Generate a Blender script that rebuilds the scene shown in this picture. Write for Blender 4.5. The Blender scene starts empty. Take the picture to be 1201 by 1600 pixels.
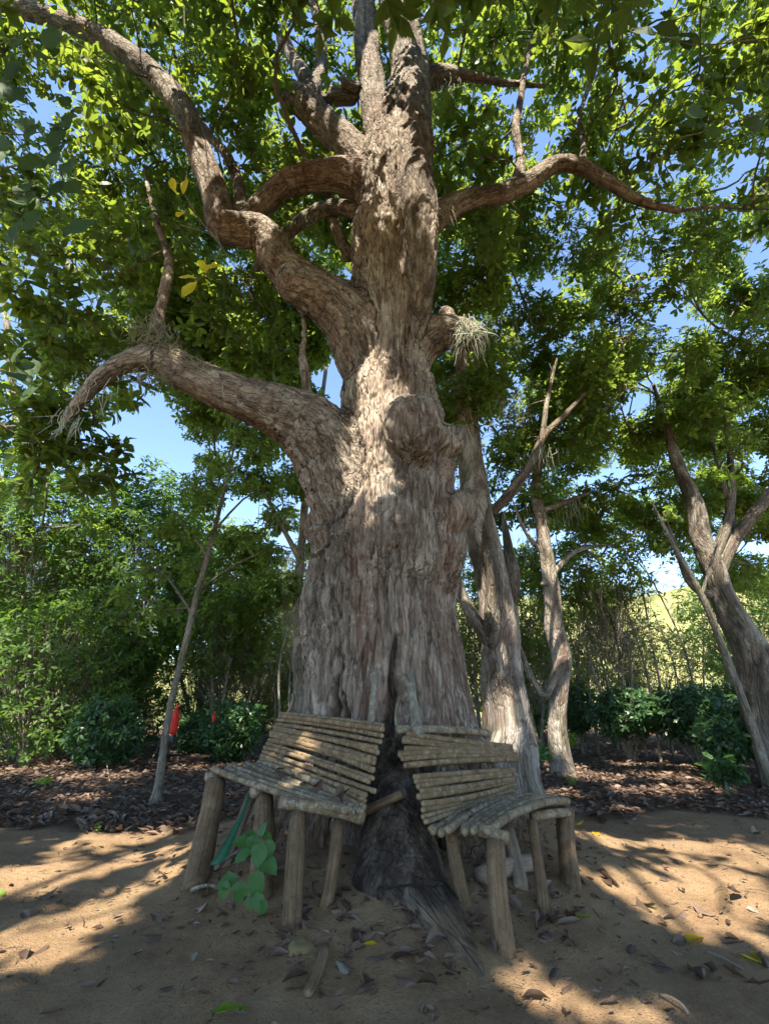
import bpy, bmesh, math, random
import numpy as np
from mathutils import Vector, Matrix

# ---------------------------------------------------------------- camera, sky, sun, exposure
scene = bpy.context.scene
COL = scene.collection
TILT = math.radians(22.0)
CAM_H = 1.3
FOC = 740.0                       # focal length measured on the 1201 x 1600 photograph
ct, st = math.cos(TILT), math.sin(TILT)

cam = bpy.data.cameras.new("camera")
cam.sensor_fit = 'VERTICAL'
cam.sensor_height = 36.0
cam.lens = FOC / 1600.0 * 36.0
cam.clip_start = 0.05
cam.clip_end = 2000.0
cam_ob = bpy.data.objects.new("camera", cam)
cam_ob.location = (0, 0, CAM_H)
cam_ob.rotation_euler = (math.radians(90) + TILT, 0, 0)
COL.objects.link(cam_ob)
scene.camera = cam_ob

SUN_EL = math.radians(55.0)
SUN_AZ = math.radians(190.0)      # compass bearing of the sun, +Y = north, clockwise
SUN = np.array([math.sin(SUN_AZ) * math.cos(SUN_EL), math.cos(SUN_AZ) * math.cos(SUN_EL), math.sin(SUN_EL)])

world = bpy.data.worlds.new("World")
scene.world = world
world.use_nodes = True
wn = world.node_tree.nodes
wl = world.node_tree.links
wn.clear()
w_out = wn.new("ShaderNodeOutputWorld")
w_bg = wn.new("ShaderNodeBackground")
w_sky = wn.new("ShaderNodeTexSky")
w_sky.sky_type = 'NISHITA'
w_sky.sun_disc = False
w_sky.sun_elevation = SUN_EL
w_sky.sun_rotation = SUN_AZ
w_sky.altitude = 1500.0
w_sky.air_density = 1.0
w_sky.dust_density = 0.1
w_sky.ozone_density = 1.6
w_bg.inputs["Strength"].default_value = 0.105
wl.new(w_sky.outputs[0], w_bg.inputs[0])
wl.new(w_bg.outputs[0], w_out.inputs[0])

sun = bpy.data.lights.new("sun", 'SUN')
sun.energy = 4.3
sun.angle = math.radians(0.53)
sun.color = (1.0, 0.92, 0.78)
sun_ob = bpy.data.objects.new("sun", sun)
sun_ob.rotation_euler = Vector((-SUN[0], -SUN[1], -SUN[2])).to_track_quat('-Z', 'Y').to_euler()
sun_ob.location = (0, -10, 40)
COL.objects.link(sun_ob)

scene.view_settings.view_transform = 'Standard'
scene.view_settings.look = 'None'
scene.view_settings.exposure = 2.25
scene.view_settings.gamma = 1.0
scene.view_settings.use_curve_mapping = False
scene.render.engine = 'CYCLES'
cy = scene.cycles
cy.max_bounces = 6
cy.diffuse_bounces = 4
cy.glossy_bounces = 2
cy.transmission_bounces = 4
cy.transparent_max_bounces = 4
cy.caustics_reflective = False
cy.caustics_refractive = False
cy.sample_clamp_indirect = 6.0
cy.use_denoising = True

random.seed(7)
RNG = np.random.default_rng(7)


# ---------------------------------------------------------------- measuring helpers
def ray(px, py):
    xc = (px - 600.5) / FOC
    yc = -(py - 800.0) / FOC
    return np.array([xc, ct - yc * st, st + yc * ct])


def P(px, py, Y):
    d = ray(px, py)
    s = Y / d[1]
    return np.array([d[0] * s, Y, CAM_H + d[2] * s])


def PS(px, py, s):
    d = ray(px, py)
    return np.array([d[0] * s, d[1] * s, CAM_H + d[2] * s])


def depth(p):
    p = np.asarray(p)
    return p[..., 1] * ct + (p[..., 2] - CAM_H) * st


def project(p):
    p = np.asarray(p, float)
    dz = p[..., 2] - CAM_H
    f = p[..., 1] * ct + dz * st
    u = -p[..., 1] * st + dz * ct
    f2 = np.where(np.abs(f) < 1e-4, 1e-4, f)
    return 600.5 + FOC * p[..., 0] / f2, 800 - FOC * u / f2, f


# ---------------------------------------------------------------- noise
def _h(ix, iy, iz, k=0):
    n = (ix.astype(np.int64) * 374761393 + iy.astype(np.int64) * 668265263 + iz.astype(np.int64) * 2147483647 + k * 1274126177) & 0xffffffff
    n = ((n ^ (n >> 13)) * 1274126177) & 0xffffffff
    n = ((n ^ (n >> 16)) * 2246822519) & 0xffffffff
    n = n ^ (n >> 15)
    return (n & 0xffffff) / float(0xffffff)


def vnoise(p, k=0):
    p = np.asarray(p, float)
    i = np.floor(p)
    f = p - i
    f = f * f * f * (f * (f * 6 - 15) + 10)
    x, y, z = i[..., 0], i[..., 1], i[..., 2]
    r = 0
    for a in (0, 1):
        wa = f[..., 0] if a else 1 - f[..., 0]
        for b in (0, 1):
            wb = f[..., 1] if b else 1 - f[..., 1]
            for c in (0, 1):
                wc = f[..., 2] if c else 1 - f[..., 2]
                r = r + wa * wb * wc * _h(x + a, y + b, z + c, k)
    return r * 2 - 1


def fbm(p, octv=3, k=0):
    r = 0
    a = 1.0
    t = 0.0
    p = np.asarray(p, float)
    for o in range(octv):
        r = r + a * vnoise(p * (2 ** o) + o * 7.3, k + o)
        t += a
        a *= 0.5
    return r / t


def worley(p, k=0):
    p = np.asarray(p, float)
    i = np.floor(p)
    f1 = np.full(p.shape[:-1], 9.0)
    f2 = f1.copy()
    cid = np.zeros(p.shape[:-1])
    for a in (-1, 0, 1):
        for b in (-1, 0, 1):
            for c in (-1, 0, 1):
                x, y, z = i[..., 0] + a, i[..., 1] + b, i[..., 2] + c
                q0, q1, q2 = x + _h(x, y, z, k), y + _h(x, y, z, k + 1), z + _h(x, y, z, k + 2)
                d = np.sqrt((p[..., 0] - q0) ** 2 + (p[..., 1] - q1) ** 2 + (p[..., 2] - q2) ** 2)
                r = _h(x, y, z, k + 3)
                near = d < f1
                f2 = np.where(near, f1, np.minimum(f2, d))
                cid = np.where(near, r, cid)
                f1 = np.where(near, d, f1)
    return f1, f2, cid


def smooth(a, b, x):
    t = np.clip((x - a) / (b - a), 0, 1)
    return t * t * (3 - 2 * t)


# ---------------------------------------------------------------- objects
def tag(o, label=None, cat=None, group=None, kind=None):
    if label: o["label"] = label
    if cat: o["category"] = cat
    if group: o["group"] = group
    if kind: o["kind"] = kind
    return o


def empty(name, loc=(0, 0, 0), label=None, cat=None, group=None):
    o = bpy.data.objects.new(name, None)
    o.location = [float(c) for c in loc]
    o.empty_display_size = 0.1
    COL.objects.link(o)
    return tag(o, label, cat, group)


def link(name, me, parent=None):
    o = bpy.data.objects.new(name, me)
    COL.objects.link(o)
    if parent is not None:
        o.parent = parent
        o.matrix_parent_inverse = Matrix.Translation(-Vector(parent.location)) if parent.parent is None else Matrix.Identity(4)
    return o


def np_mesh(name, V, F, mat=None, attrs=None, smooth_shade=True):
    """V (n,3); F: list of int arrays (m,3) / (m,4)"""
    me = bpy.data.meshes.new(name)
    V = np.ascontiguousarray(V, np.float32)
    F = [np.asarray(f, np.int32) for f in F if len(f)]
    idx = np.concatenate([f.ravel() for f in F])
    cnt = np.concatenate([np.full(len(f), f.shape[1], np.int32) for f in F])
    start = np.zeros(len(cnt), np.int32)
    start[1:] = np.cumsum(cnt)[:-1]
    me.vertices.add(len(V))
    me.vertices.foreach_set("co", V.ravel())
    me.loops.add(len(idx))
    me.loops.foreach_set("vertex_index", idx)
    me.polygons.add(len(cnt))
    me.polygons.foreach_set("loop_start", start)
    me.polygons.foreach_set("use_smooth", np.full(len(cnt), smooth_shade))
    me.update(calc_edges=True)
    for k, a in (attrs or {}).items():
        a = np.ascontiguousarray(a, np.float32)
        if a.ndim == 2:
            at = me.attributes.new(k, 'FLOAT_VECTOR', 'POINT')
            at.data.foreach_set("vector", a.ravel())
        else:
            at = me.attributes.new(k, 'FLOAT', 'POINT')
            at.data.foreach_set("value", a)
    if mat: me.materials.append(mat)
    return me


def catmull(pts, n):
    pts = np.asarray(pts, float)
    if len(pts) == 2:
        t = np.linspace(0, 1, n)[:, None]
        return pts[0] * (1 - t) + pts[1] * t
    a = np.vstack([2 * pts[0] - pts[1], pts, 2 * pts[-1] - pts[-2]])
    m = len(pts) - 1
    t = np.linspace(0, m, n)
    i = np.minimum(t.astype(int), m - 1)
    f = (t - i)[:, None]
    p0, p1, p2, p3 = a[i], a[i + 1], a[i + 2], a[i + 3]
    return 0.5 * (2 * p1 + (p2 - p0) * f + (2 * p0 - 5 * p1 + 4 * p2 - p3) * f ** 2 + (3 * p1 - p0 - 3 * p2 + p3) * f ** 3)


def frames(C):
    T = np.gradient(C, axis=0)
    T /= np.linalg.norm(T, axis=1)[:, None] + 1e-9
    U = np.zeros_like(T)
    ref = np.array([1.0, 0, 0]) if abs(T[0][0]) < 0.8 else np.array([0, 1.0, 0])
    for i in range(len(T)):
        u = ref - T[i] * np.dot(ref, T[i])
        u /= np.linalg.norm(u) + 1e-9
        U[i] = u
        ref = u
    return T, U, np.cross(T, U)


class Geo:
    """collects pieces of ONE mesh"""
    def __init__(s):
        s.V, s.Q, s.T, s.n, s.A = [], [], [], 0, {}

    def add(s, V, quads=None, tris=None, **attrs):
        V = np.asarray(V, float)
        s.V.append(V)
        if quads is not None and len(quads): s.Q.append(np.asarray(quads) + s.n)
        if tris is not None and len(tris): s.T.append(np.asarray(tris) + s.n)
        for k, a in attrs.items():
            s.A.setdefault(k, []).append(np.broadcast_to(np.asarray(a, float), (len(V),) + np.shape(a)[1:]) if np.ndim(a) else np.full(len(V), float(a)))
        s.n += len(V)

    def tube(s, C, R, sides=8, caps=True, **attrs):
        C = np.asarray(C, float)
        R = np.broadcast_to(np.asarray(R, float), (len(C),))
        T, U, W = frames(C)
        a = np.arange(sides) * 2 * math.pi / sides
        V = C[:, None] + R[:, None, None] * (U[:, None] * np.cos(a)[None, :, None] + W[:, None] * np.sin(a)[None, :, None])
        V = V.reshape(-1, 3)
        n = len(C)
        i = np.arange(n - 1)[:, None] * sides
        j = np.arange(sides)[None]
        k = (j + 1) % sides
        Q = np.stack([i + j, i + k, i + k + sides, i + j + sides], -1).reshape(-1, 4)
        tr = None
        if caps:
            b = len(V)
            V = np.vstack([V, C[:1], C[-1:]])
            jj = np.arange(sides)
            kk = (jj + 1) % sides
            tr = np.vstack([np.stack([kk, jj, np.full(sides, b)], 1),
                            np.stack([jj + (n - 1) * sides, kk + (n - 1) * sides, np.full(sides, b + 1)], 1)])
        s.add(V, Q, tr, **attrs)
        return V

    def mesh(s, name, mat, **kw):
        A = {k: np.concatenate(v) for k, v in s.A.items()}
        F = []
        if s.Q: F.append(np.concatenate(s.Q))
        if s.T: F.append(np.concatenate(s.T))
        return np_mesh(name, np.concatenate(s.V), F, mat, A, **kw)


# ---------------------------------------------------------------- materials
class Mat:
    def __init__(s, name):
        s.m = bpy.data.materials.new(name)
        s.m.use_nodes = True
        s.nt = s.m.node_tree
        s.nt.nodes.clear()
        s.out = s.nt.nodes.new("ShaderNodeOutputMaterial")

    def n(s, typ, **kw):
        nd = s.nt.nodes.new(typ)
        for k, v in kw.items():
            if k.startswith("i_"):
                key = k[2:]
                inp = nd.inputs[int(key)] if key.isdigit() else nd.inputs[key.replace("_", " ")]
                if hasattr(v, "is_linked") or isinstance(v, bpy.types.NodeSocket): s.nt.links.new(v, inp)
                else: inp.default_value = v
            else: setattr(nd, k, v)
        return nd

    def attr(s, name): return s.n("ShaderNodeAttribute", attribute_name=name)

    def noise(s, vec, scale, detail=4, rough=0.6, dist=0.0):
        return s.n("ShaderNodeTexNoise", i_Vector=vec, i_Scale=scale, i_Detail=detail, i_Roughness=rough, i_Distortion=dist).outputs["Fac"]

    def ramp(s, fac, stops, interp='LINEAR'):
        r = s.n("ShaderNodeValToRGB", i_Fac=fac)
        r.color_ramp.interpolation = interp
        e = r.color_ramp.elements
        while len(e) < len(stops): e.new(0.5)
        for el, (p, c) in zip(e, stops):
            el.position = p
            el.color = (*c, 1) if len(c) == 3 else c
        return r.outputs[0]

    def mix(s, fac, a, b, mode='MIX'):
        nd = s.n("ShaderNodeMix", data_type='RGBA', blend_type=mode)
        for key, v in ((0, fac), (6, a), (7, b)):
            if isinstance(v, bpy.types.NodeSocket): s.nt.links.new(v, nd.inputs[key])
            else: nd.inputs[key].default_value = v if key == 0 else ((*v, 1) if len(v) == 3 else v)
        return nd.outputs[2]

    def math(s, op, a, b=0.0, clamp=False):
        nd = s.n("ShaderNodeMath", operation=op, use_clamp=clamp)
        for k, v in ((0, a), (1, b)):
            if isinstance(v, bpy.types.NodeSocket): s.nt.links.new(v, nd.inputs[k])
            else: nd.inputs[k].default_value = v
        return nd.outputs[0]

    def scale(s, vec, xyz):
        return s.n("ShaderNodeMapping", i_Vector=vec, i_Scale=xyz).outputs[0]

    def bump(s, h, strength=0.5, dist=0.01, normal=None):
        b = s.n("ShaderNodeBump", i_Height=h, i_Strength=strength, i_Distance=dist)
        if normal is not None: s.nt.links.new(normal, b.inputs["Normal"])
        return b.outputs[0]

    def principled(s, color, rough=0.8, normal=None, spec=0.3):
        b = s.n("ShaderNodeBsdfPrincipled")
        for k, v in (("Base Color", color), ("Roughness", rough), ("Specular IOR Level", spec), ("Normal", normal)):
            if v is None: continue
            if isinstance(v, bpy.types.NodeSocket): s.nt.links.new(v, b.inputs[k])
            else: b.inputs[k].default_value = (*v, 1) if k == "Base Color" else v
        s.nt.links.new(b.outputs[0], s.out.inputs[0])
        return b.outputs[0]


def obj_co(m): return m.n("ShaderNodeTexCoord").outputs["Object"]
def gen_co(m): return m.n("ShaderNodeNewGeometry").outputs["Position"]


def bark_mat(name, stops, red=(0.17, 0.082, 0.05), moss=0.0, scale=1.0):
    m = Mat(name)
    v = m.attr("bc").outputs["Vector"]
    plate = m.attr("plate").outputs["Fac"]
    char = m.attr("char").outputs["Fac"]
    n1 = m.noise(v, 9 * scale, 6, 0.65)
    n2 = m.noise(v, 2.2 * scale, 4, 0.6)
    n3 = m.noise(v, 45 * scale, 4, 0.7)
    f = m.math('ADD', m.math('MULTIPLY', n1, 0.45), m.math('ADD', m.math('MULTIPLY', plate, 0.25), m.math('MULTIPLY', n3, 0.35)))
    c = m.ramp(f, stops)
    rf = m.ramp(n2, [(0.50, (0, 0, 0)), (0.68, (1, 1, 1))])
    c = m.mix(m.math('MULTIPLY', rf, 0.45), c, (*red, 1))
    pos = gen_co(m)
    li = m.ramp(m.noise(pos, 3.5, 5, 0.75), [(0.54, (0, 0, 0)), (0.66, (1, 1, 1))])
    li2 = m.ramp(m.noise(pos, 28, 4, 0.7), [(0.46, (0, 0, 0)), (0.56, (1, 1, 1))])
    c = m.mix(m.math('MULTIPLY', m.math('MULTIPLY', li, li2), 0.5), c, (0.44, 0.43, 0.36, 1))
    stn = m.ramp(m.noise(pos, 1.5, 5, 0.7, 0.6), [(0.53, (0, 0, 0)), (0.66, (1, 1, 1))])
    c = m.mix(m.math('MULTIPLY', stn, 0.5), c, (0.052, 0.036, 0.027, 1))
    if moss:
        mo = m.ramp(m.noise(pos, 2.3, 5, 0.7), [(0.5, (0, 0, 0)), (0.62, (1, 1, 1))])
        c = m.mix(m.math('MULTIPLY', mo, moss), c, (0.10, 0.11, 0.045, 1))
    vz = m.n("ShaderNodeTexVoronoi", feature='DISTANCE_TO_EDGE', i_Vector=m.n("ShaderNodeVectorMath", operation='ADD', i_0=v, i_1=m.n("ShaderNodeVectorMath", operation='SCALE', i_0=m.n("ShaderNodeTexNoise", i_Vector=v, i_Scale=12.0).outputs["Color"], i_Scale=0.06).outputs[0]).outputs[0], i_Scale=13 * scale).outputs["Distance"]
    crack = m.math('MULTIPLY', m.ramp(vz, [(0.0, (1, 1, 1)), (0.075, (0, 0, 0))]), m.ramp(m.noise(v, 6 * scale, 3, 0.6), [(0.36, (0, 0, 0)), (0.55, (1, 1, 1))]))
    c = m.mix(m.math('MULTIPLY', m.math('MULTIPLY', crack, n1), 1.1, True), c, (0.045, 0.030, 0.022, 1))
    crack = m.math('MULTIPLY', crack, m.math('SUBTRACT', 1.0, m.math('ADD', char, m.attr("dirt").outputs["Fac"]), True))
    ch = m.math('MULTIPLY', char, m.ramp(n1, [(0.34, (1, 1, 1)), (0.66, (0.55, 0.55, 0.55))]), True)
    c = m.mix(ch, c, (0.020, 0.013, 0.009, 1))
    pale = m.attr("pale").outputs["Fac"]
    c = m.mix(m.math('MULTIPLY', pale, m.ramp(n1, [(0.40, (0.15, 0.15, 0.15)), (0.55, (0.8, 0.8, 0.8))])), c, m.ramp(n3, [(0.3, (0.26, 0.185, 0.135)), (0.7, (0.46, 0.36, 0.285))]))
    dirt = m.attr("dirt").outputs["Fac"]
    c = m.mix(m.math('MULTIPLY', dirt, 0.85), c, m.ramp(n3, [(0.3, (0.085, 0.055, 0.033)), (0.7, (0.19, 0.128, 0.075))]))
    vo = m.n("ShaderNodeTexVoronoi", feature='DISTANCE_TO_EDGE', i_Vector=v, i_Scale=22 * scale).outputs["Distance"]
    ed = m.ramp(vo, [(0.0, (0, 0, 0)), (0.16, (1, 1, 1))])
    h = m.math('ADD', m.math('MULTIPLY', n3, 0.5), m.math('ADD', m.math('SUBTRACT', m.math('MULTIPLY', ed, 0.4), m.math('MULTIPLY', crack, 0.6)), m.math('MULTIPLY', m.noise(v, 120 * scale, 3, 0.7), 0.3)))
    nrm = m.bump(h, 1.0, 0.035)
    m.principled(c, 0.88, nrm, 0.2)
    return m.m


def leaf_mat(name, dark, light, trans, tfac=0.45, rough=0.42, spots=True):
    m = Mat(name)
    v = m.attr("var").outputs["Fac"]
    c = m.mix(v, (*dark, 1), (*light, 1))
    pos = gen_co(m)
    c = m.mix(m.math('MULTIPLY', m.noise(pos, 14, 3, 0.6), 0.35), c, (light[0] * 1.25, light[1] * 1.05, light[2] * 0.9, 1))
    b = m.principled(c, rough, m.bump(m.noise(pos, 35, 2, 0.5), 0.35, 0.01), 0.28)
    t = m.n("ShaderNodeBsdfTranslucent")
    tc = m.mix(v, (trans[0] * 0.62, trans[1] * 0.75, trans[2] * 0.8, 1), (*trans, 1))
    m.nt.links.new(tc, t.inputs[0])
    mx = m.n("ShaderNodeMixShader", i_0=tfac)
    m.nt.links.new(b, mx.inputs[1])
    m.nt.links.new(t.outputs[0], mx.inputs[2])
    m.nt.links.new(mx.outputs[0], m.out.inputs[0])
    return m.m


def wood_mat(name, stops, scale=(6, 6, 60), bump=0.5, lichen=0.0, lcol=(0.42, 0.41, 0.34), spots=(0.05, 0.04, 0.03), spotfac=0.0):
    """grain runs along the attribute 'bc' z axis"""
    m = Mat(name)
    v = m.attr("bc").outputs["Vector"]
    n1 = m.noise(m.scale(v, scale), 1.0, 5, 0.65)
    n2 = m.noise(v, 9, 4, 0.7)
    c = m.ramp(m.math('ADD', m.math('MULTIPLY', n1, 0.6), m.math('MULTIPLY', n2, 0.4)), stops)
    if lichen:
        l = m.ramp(m.noise(v, 22, 4, 0.7), [(0.52, (0, 0, 0)), (0.58, (1, 1, 1))])
        c = m.mix(m.math('MULTIPLY', l, lichen), c, (*lcol, 1))
    if spotfac:
        l = m.ramp(m.noise(v, 31, 4, 0.75), [(0.56, (0, 0, 0)), (0.62, (1, 1, 1))])
        c = m.mix(m.math('MULTIPLY', l, spotfac), c, (*spots, 1))
    ring = m.attr("ring").outputs["Fac"]
    c = m.mix(m.math('MULTIPLY', ring, 0.55), c, (0.055, 0.040, 0.026, 1))
    endg = m.attr("cut").outputs["Fac"]
    c = m.mix(m.math('MULTIPLY', endg, 0.6), c, (0.36, 0.27, 0.16, 1))
    m.principled(c, 0.85, m.bump(m.math('ADD', n1, m.noise(v, 70, 3, 0.7)), bump, 0.009), 0.25)
    return m.m


def plain_mat(name, a, b, scale=20, rough=0.7, bump=0.3, trans=None):
    m = Mat(name)
    p = gen_co(m)
    n = m.noise(p, scale, 5, 0.65)
    sh = m.principled(m.mix(n, (*a, 1), (*b, 1)), rough, m.bump(n, bump, 0.01), 0.3)
    if trans:
        t = m.n("ShaderNodeBsdfTranslucent", i_Color=(*trans, 1))
        mx = m.n("ShaderNodeMixShader", i_0=0.4)
        m.nt.links.new(sh, mx.inputs[1])
        m.nt.links.new(t.outputs[0], mx.inputs[2])
        m.nt.links.new(mx.outputs[0], m.out.inputs[0])
    return m.m


M = {}
M['bark'] = bark_mat("bark", [(0.34, (0.045, 0.032, 0.023)), (0.45, (0.130, 0.098, 0.070)), (0.55, (0.220, 0.178, 0.136)), (0.68, (0.37, 0.32, 0.255))])
M['bark_back'] = bark_mat("bark_back", [(0.34, (0.07, 0.052, 0.040)), (0.45, (0.16, 0.128, 0.10)), (0.55, (0.26, 0.22, 0.18)), (0.68, (0.38, 0.34, 0.29))], moss=0.35)
M['bark_dark'] = bark_mat("bark_dark", [(0.34, (0.035, 0.027, 0.02)), (0.45, (0.085, 0.066, 0.05)), (0.55, (0.145, 0.118, 0.092)), (0.68, (0.25, 0.215, 0.18))], moss=0.35)
M['bark_thin'] = bark_mat("bark_thin", [(0.28, (0.12, 0.10, 0.07)), (0.45, (0.21, 0.18, 0.135)), (0.65, (0.30, 0.27, 0.21)), (0.8, (0.38, 0.35, 0.29))], moss=0.5, scale=2)
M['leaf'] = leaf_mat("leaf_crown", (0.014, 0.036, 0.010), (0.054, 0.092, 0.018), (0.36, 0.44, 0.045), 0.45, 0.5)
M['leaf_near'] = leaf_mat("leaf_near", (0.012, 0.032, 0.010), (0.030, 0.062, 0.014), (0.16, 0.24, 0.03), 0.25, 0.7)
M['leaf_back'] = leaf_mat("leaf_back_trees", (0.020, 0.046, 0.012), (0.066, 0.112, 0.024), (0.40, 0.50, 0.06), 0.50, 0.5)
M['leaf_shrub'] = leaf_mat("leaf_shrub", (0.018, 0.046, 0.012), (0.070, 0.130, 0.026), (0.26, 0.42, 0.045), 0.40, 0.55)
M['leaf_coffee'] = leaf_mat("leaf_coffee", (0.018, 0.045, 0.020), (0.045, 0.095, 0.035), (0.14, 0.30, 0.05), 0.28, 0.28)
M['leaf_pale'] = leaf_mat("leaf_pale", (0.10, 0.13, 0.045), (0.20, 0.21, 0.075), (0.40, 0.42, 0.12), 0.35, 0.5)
M['leaf_seedling'] = leaf_mat("leaf_seedling", (0.026, 0.080, 0.022), (0.048, 0.125, 0.032), (0.16, 0.36, 0.05), 0.3, 0.45)
M['leaf_yellow'] = leaf_mat("leaf_yellow", (0.36, 0.30, 0.02), (0.55, 0.42, 0.02), (0.95, 0.78, 0.04), 0.62, 0.45)
M['leaf_lime'] = leaf_mat("leaf_lime", (0.10, 0.20, 0.02), (0.18, 0.28, 0.03), (0.40, 0.60, 0.06), 0.45, 0.45)


def litter_mat():
    m = Mat("dry_leaf")
    v = m.attr("var").outputs["Fac"]
    oi = m.n("ShaderNodeObjectInfo").outputs["Random"]
    f = m.math('FRACT', m.math('ADD', v, oi))
    c = m.ramp(f, [(0.0, (0.048, 0.031, 0.022)), (0.3, (0.092, 0.060, 0.041)), (0.6, (0.148, 0.101, 0.072)), (0.85, (0.22, 0.163, 0.12)), (1.0, (0.14, 0.088, 0.052))])
    pos = gen_co(m)
    n = m.noise(pos, 30, 4, 0.7)
    c = m.mix(m.math('MULTIPLY', n, 0.5), c, (0.07, 0.045, 0.033, 1))
    b = m.principled(c, 0.6, m.bump(n, 0.4, 0.01), 0.3)
    t = m.n("ShaderNodeBsdfTranslucent", i_Color=(0.22, 0.11, 0.05, 1))
    mx = m.n("ShaderNodeMixShader", i_0=0.15)
    m.nt.links.new(b, mx.inputs[1])
    m.nt.links.new(t.outputs[0], mx.inputs[2])
    m.nt.links.new(mx.outputs[0], m.out.inputs[0])
    return m.m


def soil_mat():
    m = Mat("soil")
    pos = gen_co(m)
    n1 = m.noise(pos, 1.4, 5, 0.6)
    n2 = m.noise(pos, 14, 5, 0.7)
    n3 = m.noise(pos, 70, 4, 0.75)
    c = m.ramp(m.math('ADD', m.math('MULTIPLY', n1, 0.5), m.math('ADD', m.math('MULTIPLY', n2, 0.3), m.math('MULTIPLY', n3, 0.2))),
               [(0.32, (0.145, 0.088, 0.046)), (0.5, (0.25, 0.162, 0.088)), (0.68, (0.335, 0.228, 0.13))])
    peb = m.n("ShaderNodeTexVoronoi", i_Vector=pos, i_Scale=55.0).outputs["Distance"]
    crumbs = m.ramp(peb, [(0.12, (1, 1, 1)), (0.3, (0, 0, 0))])
    c = m.mix(m.math('MULTIPLY', crumbs, m.ramp(n2, [(0.5, (0, 0, 0)), (0.62, (0.5, 0.5, 0.5))])), c, (0.10, 0.065, 0.04, 1))
    # greenish algae film on the trodden soil left of the mound
    al = m.ramp(m.noise(pos, 0.9, 4, 0.6), [(0.55, (0, 0, 0)), (0.7, (1, 1, 1))])
    c = m.mix(m.math('MULTIPLY', al, 0.22), c, (0.15, 0.145, 0.07, 1))
    # humus under the leaf litter, dry grass on the far slope
    lit = m.attr("litter").outputs["Fac"]
    hum = m.ramp(n3, [(0.3, (0.05, 0.032, 0.022)), (0.7, (0.13, 0.085, 0.062))])
    c = m.mix(lit, c, hum)
    hill = m.attr("hill").outputs["Fac"]
    gr = m.ramp(m.math('ADD', m.math('MULTIPLY', m.noise(pos, 0.25, 6, 0.65), 0.6), m.math('MULTIPLY', m.noise(pos, 2.5, 5, 0.7), 0.4)), [(0.38, (0.09, 0.12, 0.035)), (0.52, (0.22, 0.21, 0.08)), (0.66, (0.38, 0.31, 0.15))])
    c = m.mix(hill, c, gr)
    h = m.math('ADD', m.math('MULTIPLY', n2, 0.6), m.math('ADD', m.math('MULTIPLY', n3, 0.5), m.math('MULTIPLY', crumbs, 0.25)))
    m.principled(c, 0.95, m.bump(h, 1.0, 0.04), 0.15)
    return m.m


M['litter'] = litter_mat()
M['soil'] = soil_mat()
M['cane'] = wood_mat("cane", [(0.32, (0.065, 0.040, 0.019)), (0.5, (0.180, 0.118, 0.058)), (0.68, (0.31, 0.22, 0.118))], (14, 14, 60), 0.6, 0.35, (0.36, 0.31, 0.21), (0.045, 0.035, 0.025), 0.5)
M['cane_grey'] = wood_mat("cane_grey", [(0.32, (0.078, 0.055, 0.032)), (0.5, (0.18, 0.132, 0.076)), (0.68, (0.30, 0.238, 0.148))], (14, 14, 60), 0.8, 0.5, (0.36, 0.33, 0.25), (0.05, 0.042, 0.03), 0.55)
M['post'] = wood_mat("post_wood", [(0.34, (0.055, 0.033, 0.018)), (0.5, (0.140, 0.090, 0.048)), (0.66, (0.225, 0.155, 0.088))], (60, 60, 3), 1.0, 0.0, (0, 0, 0), (0.05, 0.035, 0.02), 0.4)
M['lichen_stick'] = wood_mat("lichen_stick", [(0.3, (0.085, 0.068, 0.045)), (0.5, (0.16, 0.135, 0.095)), (0.7, (0.25, 0.22, 0.165))], (20, 20, 5), 0.8, 0.5, (0.32, 0.31, 0.245))
M['dead_wood'] = wood_mat("dead_wood", [(0.3, (0.12, 0.085, 0.055)), (0.5, (0.22, 0.165, 0.115)), (0.7, (0.34, 0.28, 0.21))], (40, 40, 3), 0.9)
M['lichen'] = plain_mat("beard_lichen", (0.34, 0.36, 0.27), (0.52, 0.53, 0.42), 30, 0.9, 0.2, (0.45, 0.47, 0.34))
M['airplant'] = plain_mat("air_plant", (0.16, 0.16, 0.09), (0.36, 0.36, 0.24), 25, 0.8, 0.2, (0.3, 0.32, 0.15))
M['red'] = plain_mat("red_plastic", (0.62, 0.022, 0.014), (0.75, 0.05, 0.03), 30, 0.4, 0.6, (0.7, 0.05, 0.03))
M['rock'] = plain_mat("rock", (0.10, 0.075, 0.032), (0.21, 0.155, 0.065), 12, 0.9, 0.8)
M['greenblade'] = plain_mat("green_blade", (0.015, 0.10, 0.045), (0.03, 0.16, 0.07), 30, 0.4, 0.2, (0.05, 0.25, 0.08))
M['pale_scrap'] = plain_mat("pale_scrap", (0.12, 0.105, 0.08), (0.20, 0.18, 0.14), 40, 0.7, 0.3)

# ---------------------------------------------------------------- ground
TX, TY = 0.03, 5.4                # foot of the great tree


def ground_z(x, y):
    x = np.asarray(x, float)
    y = np.asarray(y, float)
    r = np.sqrt(((x - TX) * 1.0) ** 2 + ((y - TY) * 0.95) ** 2)
    p = np.stack([x, y, np.zeros_like(x)], -1)
    z = 0.27 * (1 - smooth(0.9, 2.6, r))
    z = z + 0.06 * fbm(p * 0.35 + 3.1, 2) * smooth(0.5, 4, r) + 0.022 * fbm(p * 1.9, 2)
    z = z + 0.25 * fbm(p * 0.07 + 9.2, 2) * smooth(8, 20, r)
    d = np.sqrt(x ** 2 + y ** 2)
    side = smooth(-60, 40, x)
    hill = smooth(42, 150, y + 0.10 * np.abs(x)) * (13 + 17 * side) * (1 + 0.25 * fbm(p * 0.02 + 4, 2))
    return z + hill


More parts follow.
